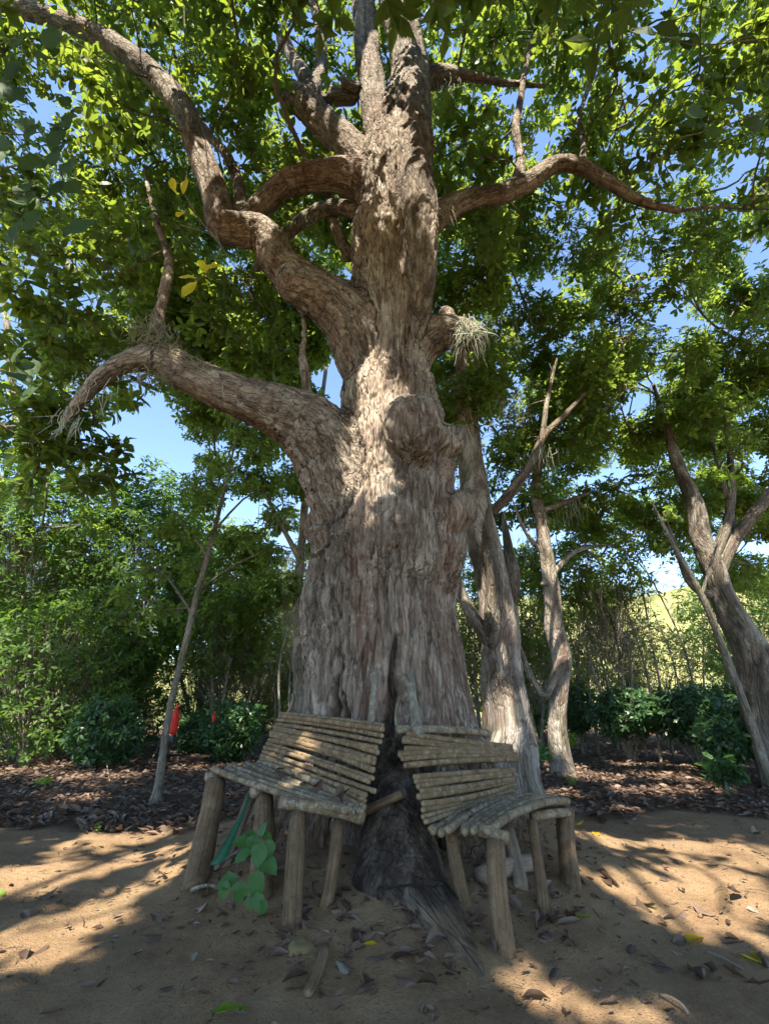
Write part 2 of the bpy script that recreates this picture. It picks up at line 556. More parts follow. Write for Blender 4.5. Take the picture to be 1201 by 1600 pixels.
def litter_mask(x, y):
    x = np.asarray(x, float)
    y = np.asarray(y, float)
    p = np.stack([x, y, np.zeros_like(x)], -1)
    edge = np.where(x < 0, 5.75 + 0.05 * np.abs(x + 3), 6.9 - 0.18 * np.clip(x - 1.5, 0, 6))
    return smooth(-0.25, 0.6, y - edge + 0.7 * fbm(p * 0.9 + 1.7, 3))


RAY_S = np.concatenate([np.arange(0.8, 14, 0.01), np.arange(14, 120, 0.08)])


def ground_hit(px, py, lift=0.0):
    d = ray(px, py)
    if d[2] > -0.03: d[2] = -0.03
    z = CAM_H + d[2] * RAY_S
    sel = np.where(z < 0.6)[0]
    s = RAY_S[sel]
    q = np.stack([d[0] * s, d[1] * s, z[sel]], 1)
    g = q[:, 2] <= ground_z(q[:, 0], q[:, 1]) + lift
    i = int(np.argmax(g)) if g.any() else len(s) - 1
    return q[i].copy()


gn = 275
tt = np.linspace(-1, 1, gn)
gx = 0.0 + 260 * np.sinh(6.4 * tt) / math.sinh(6.4)
gy = 4.5 + 320 * np.sinh(6.6 * tt) / math.sinh(6.6)
GX, GY = np.meshgrid(gx, gy)
GZ = ground_z(GX, GY)
GP = np.stack([GX, GY, GZ], -1).reshape(-1, 3)
near = 1 - smooth(8, 14, np.hypot(GX, GY - 4)).ravel()
pp = np.stack([GX, GY, 0 * GX], -1).reshape(-1, 3)
GP[:, 2] += near * (0.020 * fbm(pp * 5, 3, 5) + 0.009 * fbm(pp * 17, 2, 8))
gi = (np.arange(gn - 1)[:, None] * gn + np.arange(gn - 1)[None]).ravel()
gme = np_mesh("ground", GP, [np.stack([gi, gi + 1, gi + gn + 1, gi + gn], 1)], M['soil'],
              {"litter": litter_mask(GX, GY).ravel(), "hill": smooth(26, 40, np.hypot(GX, GY)).ravel()})
g_ob = link("ground", gme)
tag(g_ob, "trodden brown earth with a low mound around the great tree", kind="structure")

# ---------------------------------------------------------------- the great tree: skeleton
def sk(pts):
    """(px, py, Y, width px) measured on the photograph -> centre line and radii in metres"""
    c, r = [], []
    for q in pts:
        p = P(q[0], q[1], q[2])
        c.append(p)
        r.append(q[3] / 2 * depth(p) / FOC)
    return np.array(c), np.array(r)


LIMBS = []                        # (name, centre line, radii)


def limb(name, pts, extra_lo=None):
    c, r = sk(pts)
    if extra_lo:
        c = np.vstack([[e[:3] for e in extra_lo], c])
        r = np.concatenate([[e[3] for e in extra_lo], r])
    LIMBS.append((name, c, r))
    return c, r


limb("trunk", [(604, 1190, 5.4, 286), (604, 1100, 5.4, 258), (603, 1000, 5.38, 240), (597, 900, 5.35, 232), (598, 800, 5.3, 226),
               (606, 700, 5.25, 186), (603, 600, 5.2, 138), (602, 500, 5.15, 124), (608, 400, 5.1, 112), (612, 300, 5.0, 106), (620, 215, 5.0, 88),
               (642, 120, 4.95, 60), (628, 40, 4.9, 56), (612, -40, 4.9, 52), (600, -150, 4.9, 44), (590, -260, 4.9, 36)],
     [(TX, TY, -0.4, 1.22), (TX, TY, 0.25, 1.05)])
limb("stem", [(606, 250, 5.1, 60), (586, 165, 5.2, 46), (574, 85, 5.3, 40), (568, 0, 5.4, 37), (560, -110, 5.5, 30), (552, -200, 5.5, 22)])
limb("ridge", [(646, 540, 4.95, 22), (652, 480, 4.78, 40), (657, 420, 4.66, 52), (656, 340, 4.56, 54), (652, 250, 4.58, 50), (650, 160, 4.8, 48), (640, 90, 4.9, 36)])
limb("branch", [(580, 900, 5.25, 120), (556, 800, 5.14, 138), (524, 720, 5.02, 122), (486, 672, 4.9, 106), (450, 652, 4.8, 88), (405, 634, 4.65, 76), (350, 612, 4.5, 65), (300, 588, 4.4, 58), (262, 566, 4.35, 54), (228, 556, 4.3, 44)])
limb("branch", [(235, 558, 4.3, 44), (190, 570, 4.3, 32), (150, 598, 4.35, 27), (120, 632, 4.45, 20), (98, 660, 4.6, 12)])
limb("branch", [(240, 545, 4.35, 34), (246, 505, 4.45, 20), (258, 450, 4.6, 17), (262, 400, 4.9, 13), (240, 330, 5.6, 9), (225, 260, 6.4, 5)])
limb("branch", [(480, 655, 4.9, 24), (479, 600, 4.85, 17), (472, 555, 4.85, 13), (476, 515, 4.9, 11), (470, 470, 5.0, 8)])
limb("branch", [(590, 640, 5.15, 70), (575, 570, 5.08, 90), (548, 510, 4.95, 90), (508, 472, 4.8, 76), (470, 450, 4.7, 66), (458, 440, 4.65, 58)])
limb("branch", [(545, 475, 5.15, 60), (480, 440, 5.15, 58), (440, 415, 5.15, 58), (422, 380, 5.15, 56), (400, 362, 5.1, 52), (372, 360, 5.05, 52), (348, 350, 5.0, 50), (338, 310, 5.0, 44),
                (318, 255, 5.0, 40), (300, 200, 5.0, 38), (268, 145, 5.0, 36), (215, 95, 5.0, 33), (160, 58, 5.0, 30), (100, 32, 5.0, 28), (30, 14, 5.0, 26), (-50, 0, 5.0, 22), (-150, -20, 5.0, 14)])
limb("branch", [(600, 350, 5.0, 60), (585, 295, 5.0, 64), (545, 276, 5.0, 54), (492, 276, 5.05, 46), (448, 288, 5.1, 42), (412, 318, 5.1, 38), (380, 348, 5.1, 36)])
limb("branch", [(375, 345, 5.15, 22), (372, 290, 5.3, 19), (352, 240, 5.4, 16), (330, 215, 5.5, 12), (290, 150, 5.8, 9)])
limb("branch", [(600, 330, 5.1, 44), (578, 270, 5.15, 54), (545, 228, 5.2, 52), (508, 195, 5.2, 46), (480, 165, 5.2, 46), (458, 152, 5.2, 36)])
limb("branch", [(478, 160, 5.2, 30), (498, 118, 5.3, 20), (502, 60, 5.4, 17), (490, 0, 5.5, 14), (485, -90, 5.6, 10)])
limb("branch", [(560, 330, 5.35, 26), (520, 322, 5.6, 24), (480, 340, 5.8, 22), (440, 375, 6.0, 18), (400, 420, 6.2, 13)])
limb("branch", [(545, 400, 5.5, 22), (530, 370, 5.7, 19), (516, 330, 5.8, 14), (512, 300, 5.9, 9)])
limb("branch", [(625, 420, 5.1, 50), (650, 365, 5.05, 56), (690, 332, 5.0, 42), (735, 312, 5.0, 36), (790, 300, 5.0, 32), (828, 282, 5.0, 29), (868, 256, 5.0, 26), (910, 262, 5.0, 23), (955, 288, 5.0, 19), (1005, 316, 5.0, 15), (1060, 330, 5.1, 10)])
limb("branch", [(808, 292, 5.0, 24), (812, 250, 5.1, 15), (806, 200, 5.2, 13), (815, 140, 5.3, 10), (830, 60, 5.5, 7)])
limb("branch", [(908, 262, 5.0, 15), (912, 225, 5.1, 10), (905, 180, 5.2, 8), (930, 110, 5.4, 6)])
limb("branch", [(630, 590, 5.15, 60), (652, 540, 5.1, 70), (690, 520, 5.0, 58), (722, 524, 4.95, 50), (742, 530, 4.9, 40)])
limb("branch", [(690, 510, 4.97, 34), (698, 488, 4.9, 26)])
limb("branch", [(650, 130, 5.0, 34), (685, 118, 5.0, 30), (735, 120, 5.1, 16), (790, 130, 5.3, 11), (850, 135, 5.6, 7)])
limb("branch", [(440, 60, 6.2, 18), (470, 110, 5.8, 22), (500, 160, 5.4, 26)])
limb("branch", [(560, 140, 5.2, 20), (540, 130, 5.1, 15), (535, 120, 5.05, 10)])
limb("branch", [(520, 150, 5.3, 26), (550, 150, 5.3, 26)])
# burls and knobs: short fat stubs that melt into the trunk
limb("trunk", [(628, 780, 5.0, 90), (636, 725, 4.84, 106), (641, 680, 4.66, 92), (641, 655, 4.58, 70)])
limb("trunk", [(655, 770, 5.0, 80), (678, 718, 4.92, 76), (698, 694, 4.82, 48), (706, 684, 4.78, 34)])
limb("trunk", [(660, 900, 5.1, 110), (685, 840, 5.02, 100), (708, 806, 4.92, 58), (722, 795, 4.87, 36)])
limb("trunk", [(622, 818, 4.85, 120), (622, 815, 4.585, 52)])
limb("trunk", [(460, 440, 4.68, 50), (452, 432, 4.62, 40)])
# flutes and roots
limb("trunk", [(612, 1000, 4.9, 60), (616, 1100, 4.72, 84), (618, 1180, 4.50, 86), (620, 1260, 4.22, 104), (622, 1340, 4.06, 136), (622, 1410, 3.94, 168), (622, 1500, 3.9, 180)])
rp, rr_ = [P(625, 1300, 4.1), P(640, 1370, 3.82)], [0.20, 0.20]
for (x_, y_, r_, k_) in ((658, 1405, .25, .40), (688, 1448, .22, .50), (718, 1490, .18, .60), (748, 1528, .13, .75), (772, 1556, .08, 1.0)):
    h_ = ground_hit(x_, y_)
    rp.append(h_ + np.array([0, r_ * .6, -r_ * k_])); rr_.append(r_)
LIMBS.append(("root", np.array(rp), np.array(rr_)))
for a, w0, ln in ((200, .42, 1.5), (232, .40, 1.45), (302, .40, 1.5), (335, .45, 1.55), (20, .4, 1.6), (70, .4, 1.6), (120, .4, 1.6), (165, .42, 1.6)):
    aa = math.radians(a)
    dx, dy = math.cos(aa), math.sin(aa)
    c = np.array([[TX + dx * k * 1.0, TY + dy * k, z] for k, z in ((0.50, 2.2), (0.58, 1.3), (0.70, 0.8), (0.92, 0.40), (ln * 0.85, 0.10), (ln + 0.2, -0.2))])
    LIMBS.append(("root", c, np.array([0.15, 0.26, w0 * 0.8, w0 * 0.72, w0 * 0.5, 0.12])))

# union of all limbs as one skin, then bark relief, then cut into trunk / branch parts
gsk = Geo()
SAMP = []
part_id = []
parts = []                        # names of the final parts
for li, (nm, c, r) in enumerate(LIMBS):
    if nm in ("trunk", "ridge", "root"):
        if "trunk" not in parts: parts.append("trunk")
        pid = parts.index("trunk")
    else:
        parts.append(nm)
        pid = len(parts) - 1
    ln = np.linalg.norm(np.diff(c, axis=0), axis=1).sum()
    n = max(6, int(ln / 0.12))
    C = catmull(c, n)
    R = catmull(r[:, None], n)[:, 0]
    # gnarled outline
    if nm != "trunk" or ln > 3:
        wob = np.stack([fbm(C * 1.3 + 11 * li, 2), fbm(C * 1.3 + 40 + 11 * li, 2), fbm(C * 1.3 + 80, 2)], 1)
        C = C + wob * R[:, None] * 0.12
    gsk.tube(C, R, 20)
    e = np.zeros((6, 3))
    # rounded ends
    for end, nb in ((0, 1), (-1, -2)):
        d = C[end] - C[nb]
        d = d / (np.linalg.norm(d) + 1e-9)
        k = np.linspace(-0.2, 0.98, 6)
        gsk.tube(C[end] + d * (k * R[end] * 0.8)[:, None], R[end] * np.sqrt(np.clip(1 - np.clip(k, 0, 1) ** 2, 0.01, 1)), 16)
    T, U, W = frames(C)
    cum = np.concatenate([[0], np.cumsum(np.linalg.norm(np.diff(C, axis=0), axis=1))])
    for i in range(len(C)):
        SAMP.append((*C[i], *T[i], R[i], cum[i], pid, li))
SAMP = np.array(SAMP)[::2]
tmp = gsk.mesh("tmp", None)
tob = bpy.data.objects.new("tmp", tmp)
COL.objects.link(tob)
md = tob.modifiers.new("r", 'REMESH')
md.mode = 'VOXEL'
md.voxel_size = 0.019
md.adaptivity = 0.0
ms = tob.modifiers.new("s", 'SMOOTH')
ms.factor = 0.5
ms.iterations = 10
dg = bpy.context.evaluated_depsgraph_get()
ev = tob.evaluated_get(dg)
rm = ev.to_mesh()
nv = len(rm.vertices)
V = np.empty(nv * 3, np.float32); rm.vertices.foreach_get("co", V); V = V.reshape(-1, 3).astype(float)
N = np.empty(nv * 3, np.float32); rm.vertices.foreach_get("normal", N); N = N.reshape(-1, 3).astype(float)
fi = np.empty(len(rm.loops), np.int32); rm.loops.foreach_get("vertex_index", fi)
fc = np.empty(len(rm.polygons), np.int32); rm.polygons.foreach_get("loop_total", fc)
assert (fc == 4).all()
FQ = fi.reshape(-1, 4)
ev.to_mesh_clear()
bpy.data.objects.remove(tob)
# drop what lies under the soil or above the frame's reach
kv = (V[:, 2] > -0.15) & (V[:, 2] < 20) & (V[:, 0] > -8)
FQ = FQ[kv[FQ].all(1)]
ren = np.cumsum(kv) - 1
FQ = ren[FQ]
V, N = V[kv], N[kv]
nv = len(V)
nearest = np.empty(nv, np.int32)
Sp, Sr = SAMP[:, :3].astype(np.float32), (SAMP[:, 6] ** 1.2).astype(np.float32)
V32 = V.astype(np.float32)
for k in range(0, nv, 8000):
    vb = V32[k:k + 8000]
    d = (vb ** 2).sum(1)[:, None] + (Sp ** 2).sum(1)[None] - 2 * vb @ Sp.T
    d /= Sr[None]
    nearest[k:k + 8000] = np.argmin(d, axis=1)
S = SAMP[nearest]
Tn = S[:, 3:6]
dv = V - S[:, :3]
al = (dv * Tn).sum(1)
perp = dv - Tn * al[:, None]
u = S[:, 7] + al
BC = perp + Tn * (u * 0.16)[:, None] + (S[:, 9] * 3.7)[:, None]
# on the trunk itself use one continuous frame
istr = (S[:, 8] == parts.index("trunk"))
BC[istr] = np.stack([V[istr, 0], V[istr, 1], V[istr, 2] * 0.17], 1)
rx_, ry_, rf_ = project(V)
onroot = istr & (ry_ > 1385) & (V[:, 1] < TY - 0.6) & (rx_ > 590)
rd = np.array([0.42, -0.88, -0.22]); rd = rd / np.linalg.norm(rd)
BC[onroot] = V[onroot] - rd * ((V[onroot] @ rd) * 0.87)[:, None]
warp = np.stack([fbm(V * 2.1 + 5, 2), fbm(V * 2.1 + 25, 2), fbm(V * 2.1 + 45, 2)], 1)
BCw = BC + warp * 0.05
rad = S[:, 6]
amp = np.clip(rad / 0.55, 0.28, 1.0)
f1, f2, cid = worley(BCw * 13)
g1, g2, cid2 = worley(BCw * 27 + 9)
ridge = 1 - np.abs(fbm(BCw * 5, 3, 3)) * 2
lump = fbm(V * 1.7, 3, 11)
fiss = 1 - smooth(0.0, 0.22, f2 - f1)
fiss2 = 1 - smooth(0.0, 0.25, g2 - g1)
disp = amp * (0.035 * lump + 0.022 * ridge + 0.028 * (cid - 0.5) - 0.030 * fiss + 0.017 * (cid2 - 0.5) - 0.015 * fiss2)
# burl swirl at the flat scar, hollow slits at the foot, burnt front buttress
px, py, pf = project(V)
front = (V[:, 1] < TY - 0.25) & istr
char = np.zeros(nv)


def slit(x0, y0, x1, y1, w, dpt, c):
    t = np.clip((py - y0) / (y1 - y0), 0, 1)
    cx = x0 + (x1 - x0) * t + 5 * fbm(np.stack([py / 30, py * 0, py * 0 + x0], 1), 2)
    ww = w * (0.25 + 0.75 * t)
    m = (1 - smooth(0.6, 1.0, np.abs(px - cx) / ww)) * ((py > y0) & (py < y1)) * front * smooth(y0, y0 + 12, py)
    global disp, char
    disp = disp - dpt * m
    char = np.maximum(char, c * m)


def burl(x0, y0, r, a, rings=0.0, asp=1.0, lim=-0.1):
    global disp
    d = np.sqrt((px - x0) ** 2 + ((py - y0) * asp) ** 2) / r
    d = d * (1 + 0.18 * fbm(V * 4 + x0, 2))
    m = ((V[:, 1] < TY + lim) & (pf < 10)) * np.exp(-d ** 2.4)
    disp = disp + a * m + rings * np.sin(d * 15) * np.exp(-(d / 1.3) ** 2) * (V[:, 1] < TY - 0.1) - 0.3 * a * np.exp(-((d - 1.35) / .25) ** 2) * (V[:, 1] < TY - 0.1)


burl(640, 664, 44, 0.125, 0.014)
burl(668, 690, 30, 0.07, 0.008)
burl(470, 830, 26, 0.13, 0.0, 1.0, 0.3)
burl(622, 815, 40, 0.06, 0.014)
burl(716, 797, 27, 0.14, 0.006, 1.0, 0.2)
burl(704, 686, 23, 0.12, 0.006, 1.0, 0.2)
burl(456, 440, 26, 0.05, 0.008)
burl(462, 152, 24, 0.04, 0.0)
slit(527, 1050, 522, 1135, 13, 0.10, 1.0)
slit(621, 985, 606, 1150, 15, 0.09, 1.0)
slit(536, 1075, 545, 1140, 9, 0.06, 0.9)
slit(488, 1075, 486, 1120, 6, 0.05, 0.8)
burn = smooth(1110, 1190, py + 30 * fbm(V * 3, 2)) * (1 - smooth(1390, 1450, py + 30 * fbm(V * 4 + 2, 2))) * front * (1 - smooth(46, 84, np.abs(px - 612 - (py - 1150) * 0.03) + 14 * fbm(V * 5 + 7, 2) - np.clip(py - 1250, 0, 200) * 0.22))
char = np.maximum(char, 0.97 * burn)
rl = [i for i, l_ in enumerate(LIMBS) if l_[0] == 'ridge'][0]
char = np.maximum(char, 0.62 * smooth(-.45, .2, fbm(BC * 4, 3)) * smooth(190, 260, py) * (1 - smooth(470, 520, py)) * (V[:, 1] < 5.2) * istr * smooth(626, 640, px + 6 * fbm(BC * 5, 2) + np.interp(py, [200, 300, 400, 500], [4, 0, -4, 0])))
disp = disp * (1 - 0.55 * np.maximum(burn, front * smooth(1380, 1440, py)))
gz = ground_z(V[:, 0], V[:, 1])
V = V + N * disp[:, None]
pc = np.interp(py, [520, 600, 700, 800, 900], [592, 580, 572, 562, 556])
pale = front * (pf < 8) * smooth(525, 560, py) * (1 - smooth(760, 860, py)) * (1 - smooth(16, 30, np.abs(px - pc) + 12 * fbm(BC * 9, 2)))  # flaked bark strip, its pale colour also brightens the sun streak on the trunk
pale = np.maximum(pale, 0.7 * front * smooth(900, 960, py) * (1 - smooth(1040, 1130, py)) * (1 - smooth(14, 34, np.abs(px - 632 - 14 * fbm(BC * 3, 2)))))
dirt = 1 - smooth(0.02, 0.20, V[:, 2] - gz + 0.10 * fbm(V * 6, 2))
dirt = np.maximum(dirt * (1 - burn), smooth(1395, 1450, py + 20 * fbm(V * 5, 2)) * front)
plate = np.clip(0.5 * cid + 0.5 * cid2 + 0.25 * lump, 0, 1)
keep_v = (V[:, 2] > gz - 0.15) & (V[:, 2] < 21)
fkeep = keep_v[FQ].all(1)
FQ = FQ[fkeep]
fpart = np.array(S[:, 8], int)[FQ[:, 0]]
tree = empty("giant_tree", (TX, TY, 0.2), "enormous gnarled tree with pale flaking bark, burnt foot and stubby limbs in the centre", "tree")
for pi, nm in enumerate(parts):
    f = FQ[fpart == pi]
    if len(f) < 8: continue
    ids, inv = np.unique(f, return_inverse=True)
    if True:                      # coarser skin, by clustering, where far up or turned away
        key = np.floor(V[ids] / 0.034).astype(np.int64)
        key = (key[:, 0] * 73856093) ^ (key[:, 1] * 19349663) ^ (key[:, 2] * 83492791)
        if nm == "trunk":
            fine = (V[ids, 2] < 7.5) & (V[ids, 1] < TY + 0.35)
            key = np.where(fine, -1000 - np.arange(len(ids)) - (1 << 50), key)
        _, first, cl_ = np.unique(key, return_index=True, return_inverse=True)
        cn = np.bincount(cl_)
        Vc = np.stack([np.bincount(cl_, V[ids][:, k_]) / cn for k_ in range(3)], 1)
        q_ = cl_[inv.reshape(-1, 4)]
        good = np.array([len(set(r_)) for r_ in q_.tolist()])
        tri3 = [list(dict.fromkeys(r_)) for r_ in q_[good == 3].tolist()]
        fs = [q_[good == 4]] + ([np.array(tri3)] if tri3 else [])
        i1 = ids[first]
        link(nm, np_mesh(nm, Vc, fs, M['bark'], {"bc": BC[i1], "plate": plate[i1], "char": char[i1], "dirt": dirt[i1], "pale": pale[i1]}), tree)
        continue
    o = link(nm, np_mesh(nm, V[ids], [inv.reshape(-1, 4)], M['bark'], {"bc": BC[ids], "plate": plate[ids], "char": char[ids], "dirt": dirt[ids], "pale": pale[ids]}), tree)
#print("trunk verts", nv, "faces", len(FQ))

# ---------------------------------------------------------------- foliage tools
GAPS = []                         # openings in the canopy: (point that the sun reaches, radius)


def gap(px, py, r, Y=None):
    GAPS.append((P(px, py, Y) if Y else ground_hit(px, py), r))


for q in ((25, 1478, .22), (60, 1460, .20), (100, 1448, .20), (150, 1425, .15), (195, 1402, .14), (240, 1380, .15), (268, 1360, .15),
          (150, 1362, .16), (90, 1372, .18), (30, 1385, .2), (150, 1458, .10), (180, 1440, .10), (122, 1500, .08), (55, 1535, .07), (200, 1310, .2), (260, 1300, .2), (150, 1310, .16),
          (235, 1335, .12), (275, 1330, .12), (15, 1365, .2), (140, 1248, .2), (110, 1215, .3), (195, 1212, .25), (285, 1175, .4),
          (905, 1300, .16), (960, 1312, .2), (1030, 1320, .2), (1100, 1325, .2), (1170, 1335, .25), (960, 1378, .16), (1010, 1390, .2), (1060, 1400, .2), (1120, 1410, .2), (1180, 1420, .25),
          (1080, 1362, .15), (1140, 1368, .15), (1040, 1440, .16), (1140, 1455, .14), (980, 1268, .16), (835, 1525, .13), (855, 1555, .12), (960, 1585, .10), (1040, 1592, .10),
          (930, 1215, .5), (990, 1235, .35), (1050, 1215, .4), (880, 1240, .25), (1100, 1235, .4), (1000, 1190, .6), (860, 1205, .4)):
    gap(*q)
for q in ((585, 545, .10), (583, 575, .12), (580, 605, .12), (574, 640, .13), (570, 680, .14), (566, 715, .14), (563, 750, .13), (598, 735, .13), (600, 765, .12), (630, 645, .10)):
    gap(q[0], q[1], q[2] * 1.1, 4.6)
for q in ((485, 1155, .10, 4.6), (470, 1185, .08, 4.5), (468, 1200, .07, 4.5), (330, 597, .09, 4.4), (470, 425, .10, 4.7), (420, 365, .12, 5.0), (640, 350, .10, 4.8),
          (572, 110, .3, 5.3), (575, 60, .3, 5.3), (330, 290, .25, 5.0), (270, 150, .3, 5.0), (640, 50, .25, 4.8), (520, 200, .2, 5.1), (730, 525, .25, 4.9),
          (800, 1140, .3, 7.6), (780, 1120, .22, 7.6), (765, 1000, .4, 7.8), (860, 960, .5, 10), (865, 1060, .5, 10), (850, 860, .5, 10),
          (80, 930, 1.0, 13), (60, 860, 1.7, 14), (150, 830, 1.7, 14), (240, 940, 2.0, 22), (1050, 1060, 1.4, 18), (960, 1060, 1.4, 18), (990, 1150, .45, 12), (1090, 1160, .45, 11.5), (1170, 1160, .4, 11), (885, 1165, .5, 11), (1130, 900, 1.5, 18)):
    gap(*q)
for q in ((760, 470, .5, 8), (900, 450, .5, 8.5), (1000, 520, .6, 9), (840, 620, .5, 8.5), (960, 680, .6, 10), (1100, 480, .6, 9), (1150, 650, .6, 10), (1050, 620, .5, 9.5), (720, 560, .4, 8), (180, 480, .5, 9), (380, 520, .5, 9), (60, 560, .6, 10), (330, 680, .5, 9)):
    gap(*q)
GT = np.array([g[0] for g in GAPS])
GR = np.array([g[1] for g in GAPS]) * 1.0


def sunlit_gap(p, margin=0.1):
    """True where a leaf would close one of the openings"""
    bad = np.zeros(len(p), bool)
    jit = 1 + 0.4 * vnoise(p * 3.1, 4)
    for t, r in zip(GT, GR):
        v = p - t
        a = v @ SUN
        d2 = (v ** 2).sum(1) - a ** 2
        bad |= (a > 0.4) & (d2 < (r * jit + margin) ** 2)
    return bad


sp_px, sp_py, sp_f = project(SAMP[:, :3])
SPW = SAMP[:, 6] / sp_f * FOC


def hides_limb(p, extra=6):
    """True where a leaf would hide a limb from the camera"""
    x, y, f = project(p)
    bad = np.zeros(len(p), bool)
    for k in range(0, len(p), 4000):
        dx = x[k:k + 4000, None] - sp_px[None]
        dy = y[k:k + 4000, None] - sp_py[None]
        near = (dx * dx + dy * dy < (SPW[None] + extra) ** 2) & (f[k:k + 4000, None] < sp_f[None] - 0.1) & (f[k:k + 4000, None] > 0)
        bad[k:k + 4000] = near.any(1)
    return bad


HI = (np.array([(0, 0, 0), (.34, -.13, .03), (.34, 0, -.015), (.34, .13, .03), (.70, -.23, .02), (.70, 0, -.05), (.70, .23, .02), (1, 0, -.14)], float),
      np.array([(1, 4, 5, 2), (2, 5, 6, 3)]), np.array([(0, 1, 2), (0, 2, 3), (4, 7, 5), (5, 7, 6)]))
LO = (np.array([(0, 0, 0), (.42, -.2, .02), (.42, .2, .02), (.76, -.19, -.03), (.76, .19, -.03), (1, 0, -.12)], float),
      np.array([(1, 3, 4, 2)]), np.array([(0, 1, 2), (3, 5, 4)]))


FAR = (np.array([(0, 0, 0), (.55, -.22, .03), (.55, .22, .03), (1, 0, -.12)], float), np.zeros((0, 4), int), np.array([(0, 1, 3), (0, 3, 2)]))


def unit(v): return v / (np.linalg.norm(v, axis=-1, keepdims=True) + 1e-9)


def leaves_into(geo, base, d, nrm, L, W, tmpl, var):
    """base, d, nrm (n,3); L, W (n,)"""
    t, Q, T = tmpl
    n, k = len(base), len(t)
    side = unit(np.cross(d, nrm))
    nn = np.cross(side, d)
    V = base[:, None] + d[:, None] * (t[None, :, 0, None] * L[:, None, None]) + side[:, None] * (t[None, :, 1, None] * (L * W)[:, None, None]) + nn[:, None] * (t[None, :, 2, None] * L[:, None, None])
    off = (np.arange(n) * k)[:, None, None]
    geo.add(V.reshape(-1, 3), (Q[None] + off).reshape(-1, 4) if len(Q) else None, (T[None] + off).reshape(-1, 3), var=np.repeat(var, k))


def rosettes(geo, pos, axis, nleaf, L, W=1.0, tmpl=LO, lo=45, hi=105, rng=RNG, jitter=0.25):
    n = len(pos)
    axis = unit(axis)
    ref = np.where(np.abs(axis[:, 2:3]) < 0.9, np.array([[0, 0, 1.0]]), np.array([[1.0, 0, 0]]))
    U = unit(np.cross(axis, ref))
    Wv = np.cross(axis, U)
    th = (np.arange(nleaf)[None] * 2.399 + rng.uniform(0, 6.28, (n, 1)) + rng.normal(0, 0.25, (n, nleaf)))
    ph = np.radians(rng.uniform(lo, hi, (n, nleaf)))
    rad = U[:, None] * np.cos(th)[..., None] + Wv[:, None] * np.sin(th)[..., None]
    d = axis[:, None] * np.cos(ph)[..., None] + rad * np.sin(ph)[..., None]
    d = unit(d + rng.normal(0, jitter * 0.5, d.shape) + np.array([0, 0, -0.12]))
    nr = unit(axis[:, None] + rng.normal(0, jitter, d.shape))
    Ls = L * rng.uniform(0.6, 1.15, (n, nleaf))
    b = pos[:, None] + axis[:, None] * rng.uniform(-0.06, 0.03, (n, nleaf, 1))
    vv = np.clip(rng.uniform(0, 1, (n, 1)) * 0.55 + rng.uniform(0, 0.45, (n, nleaf)), 0, 1)
    leaves_into(geo, b.reshape(-1, 3), d.reshape(-1, 3), nr.reshape(-1, 3), Ls.ravel(), np.full(n * nleaf, W), tmpl, vv.ravel())


def twigs_into(geo, A, B, r0, r1, sag=0.1, rng=RNG, sides=3):
    """many thin bent twigs from A to B"""
    n = len(A)
    if n == 0: return
    Mid = (A + B) / 2 + rng.normal(0, 0.10, A.shape) * np.linalg.norm(B - A, axis=1)[:, None]
    Mid[:, 2] -= sag * np.linalg.norm(B - A, axis=1)
    C = np.stack([A, Mid, B], 1)
    T = unit(B - A)
    ref = np.where(np.abs(T[:, 2:3]) < 0.9, np.array([[0, 0, 1.0]]), np.array([[1.0, 0, 0]]))
    U = unit(np.cross(T, ref))
    Wv = np.cross(T, U)
    a = np.arange(sides) * 2 * math.pi / sides
    ring = U[:, None] * np.cos(a)[None, :, None] + Wv[:, None] * np.sin(a)[None, :, None]
    R = np.stack([np.broadcast_to(r0, n), np.broadcast_to((np.asarray(r0) + r1) / 2, n), np.broadcast_to(r1, n)], 1)
    V = C[:, :, None] + ring[:, None] * R[:, :, None, None]
    j = np.arange(sides)
    k = (j + 1) % sides
    q = np.concatenate([np.stack([j, k, k + sides, j + sides], 1), np.stack([j, k, k + sides, j + sides], 1) + sides])
    off = (np.arange(n) * sides * 3)[:, None, None]
    bc = V.reshape(-1, 3) * 1.0
    geo.add(bc, (q[None] + off).reshape(-1, 4), None, bc=bc, plate=np.full(len(bc), 0.5), char=np.zeros(len(bc)))


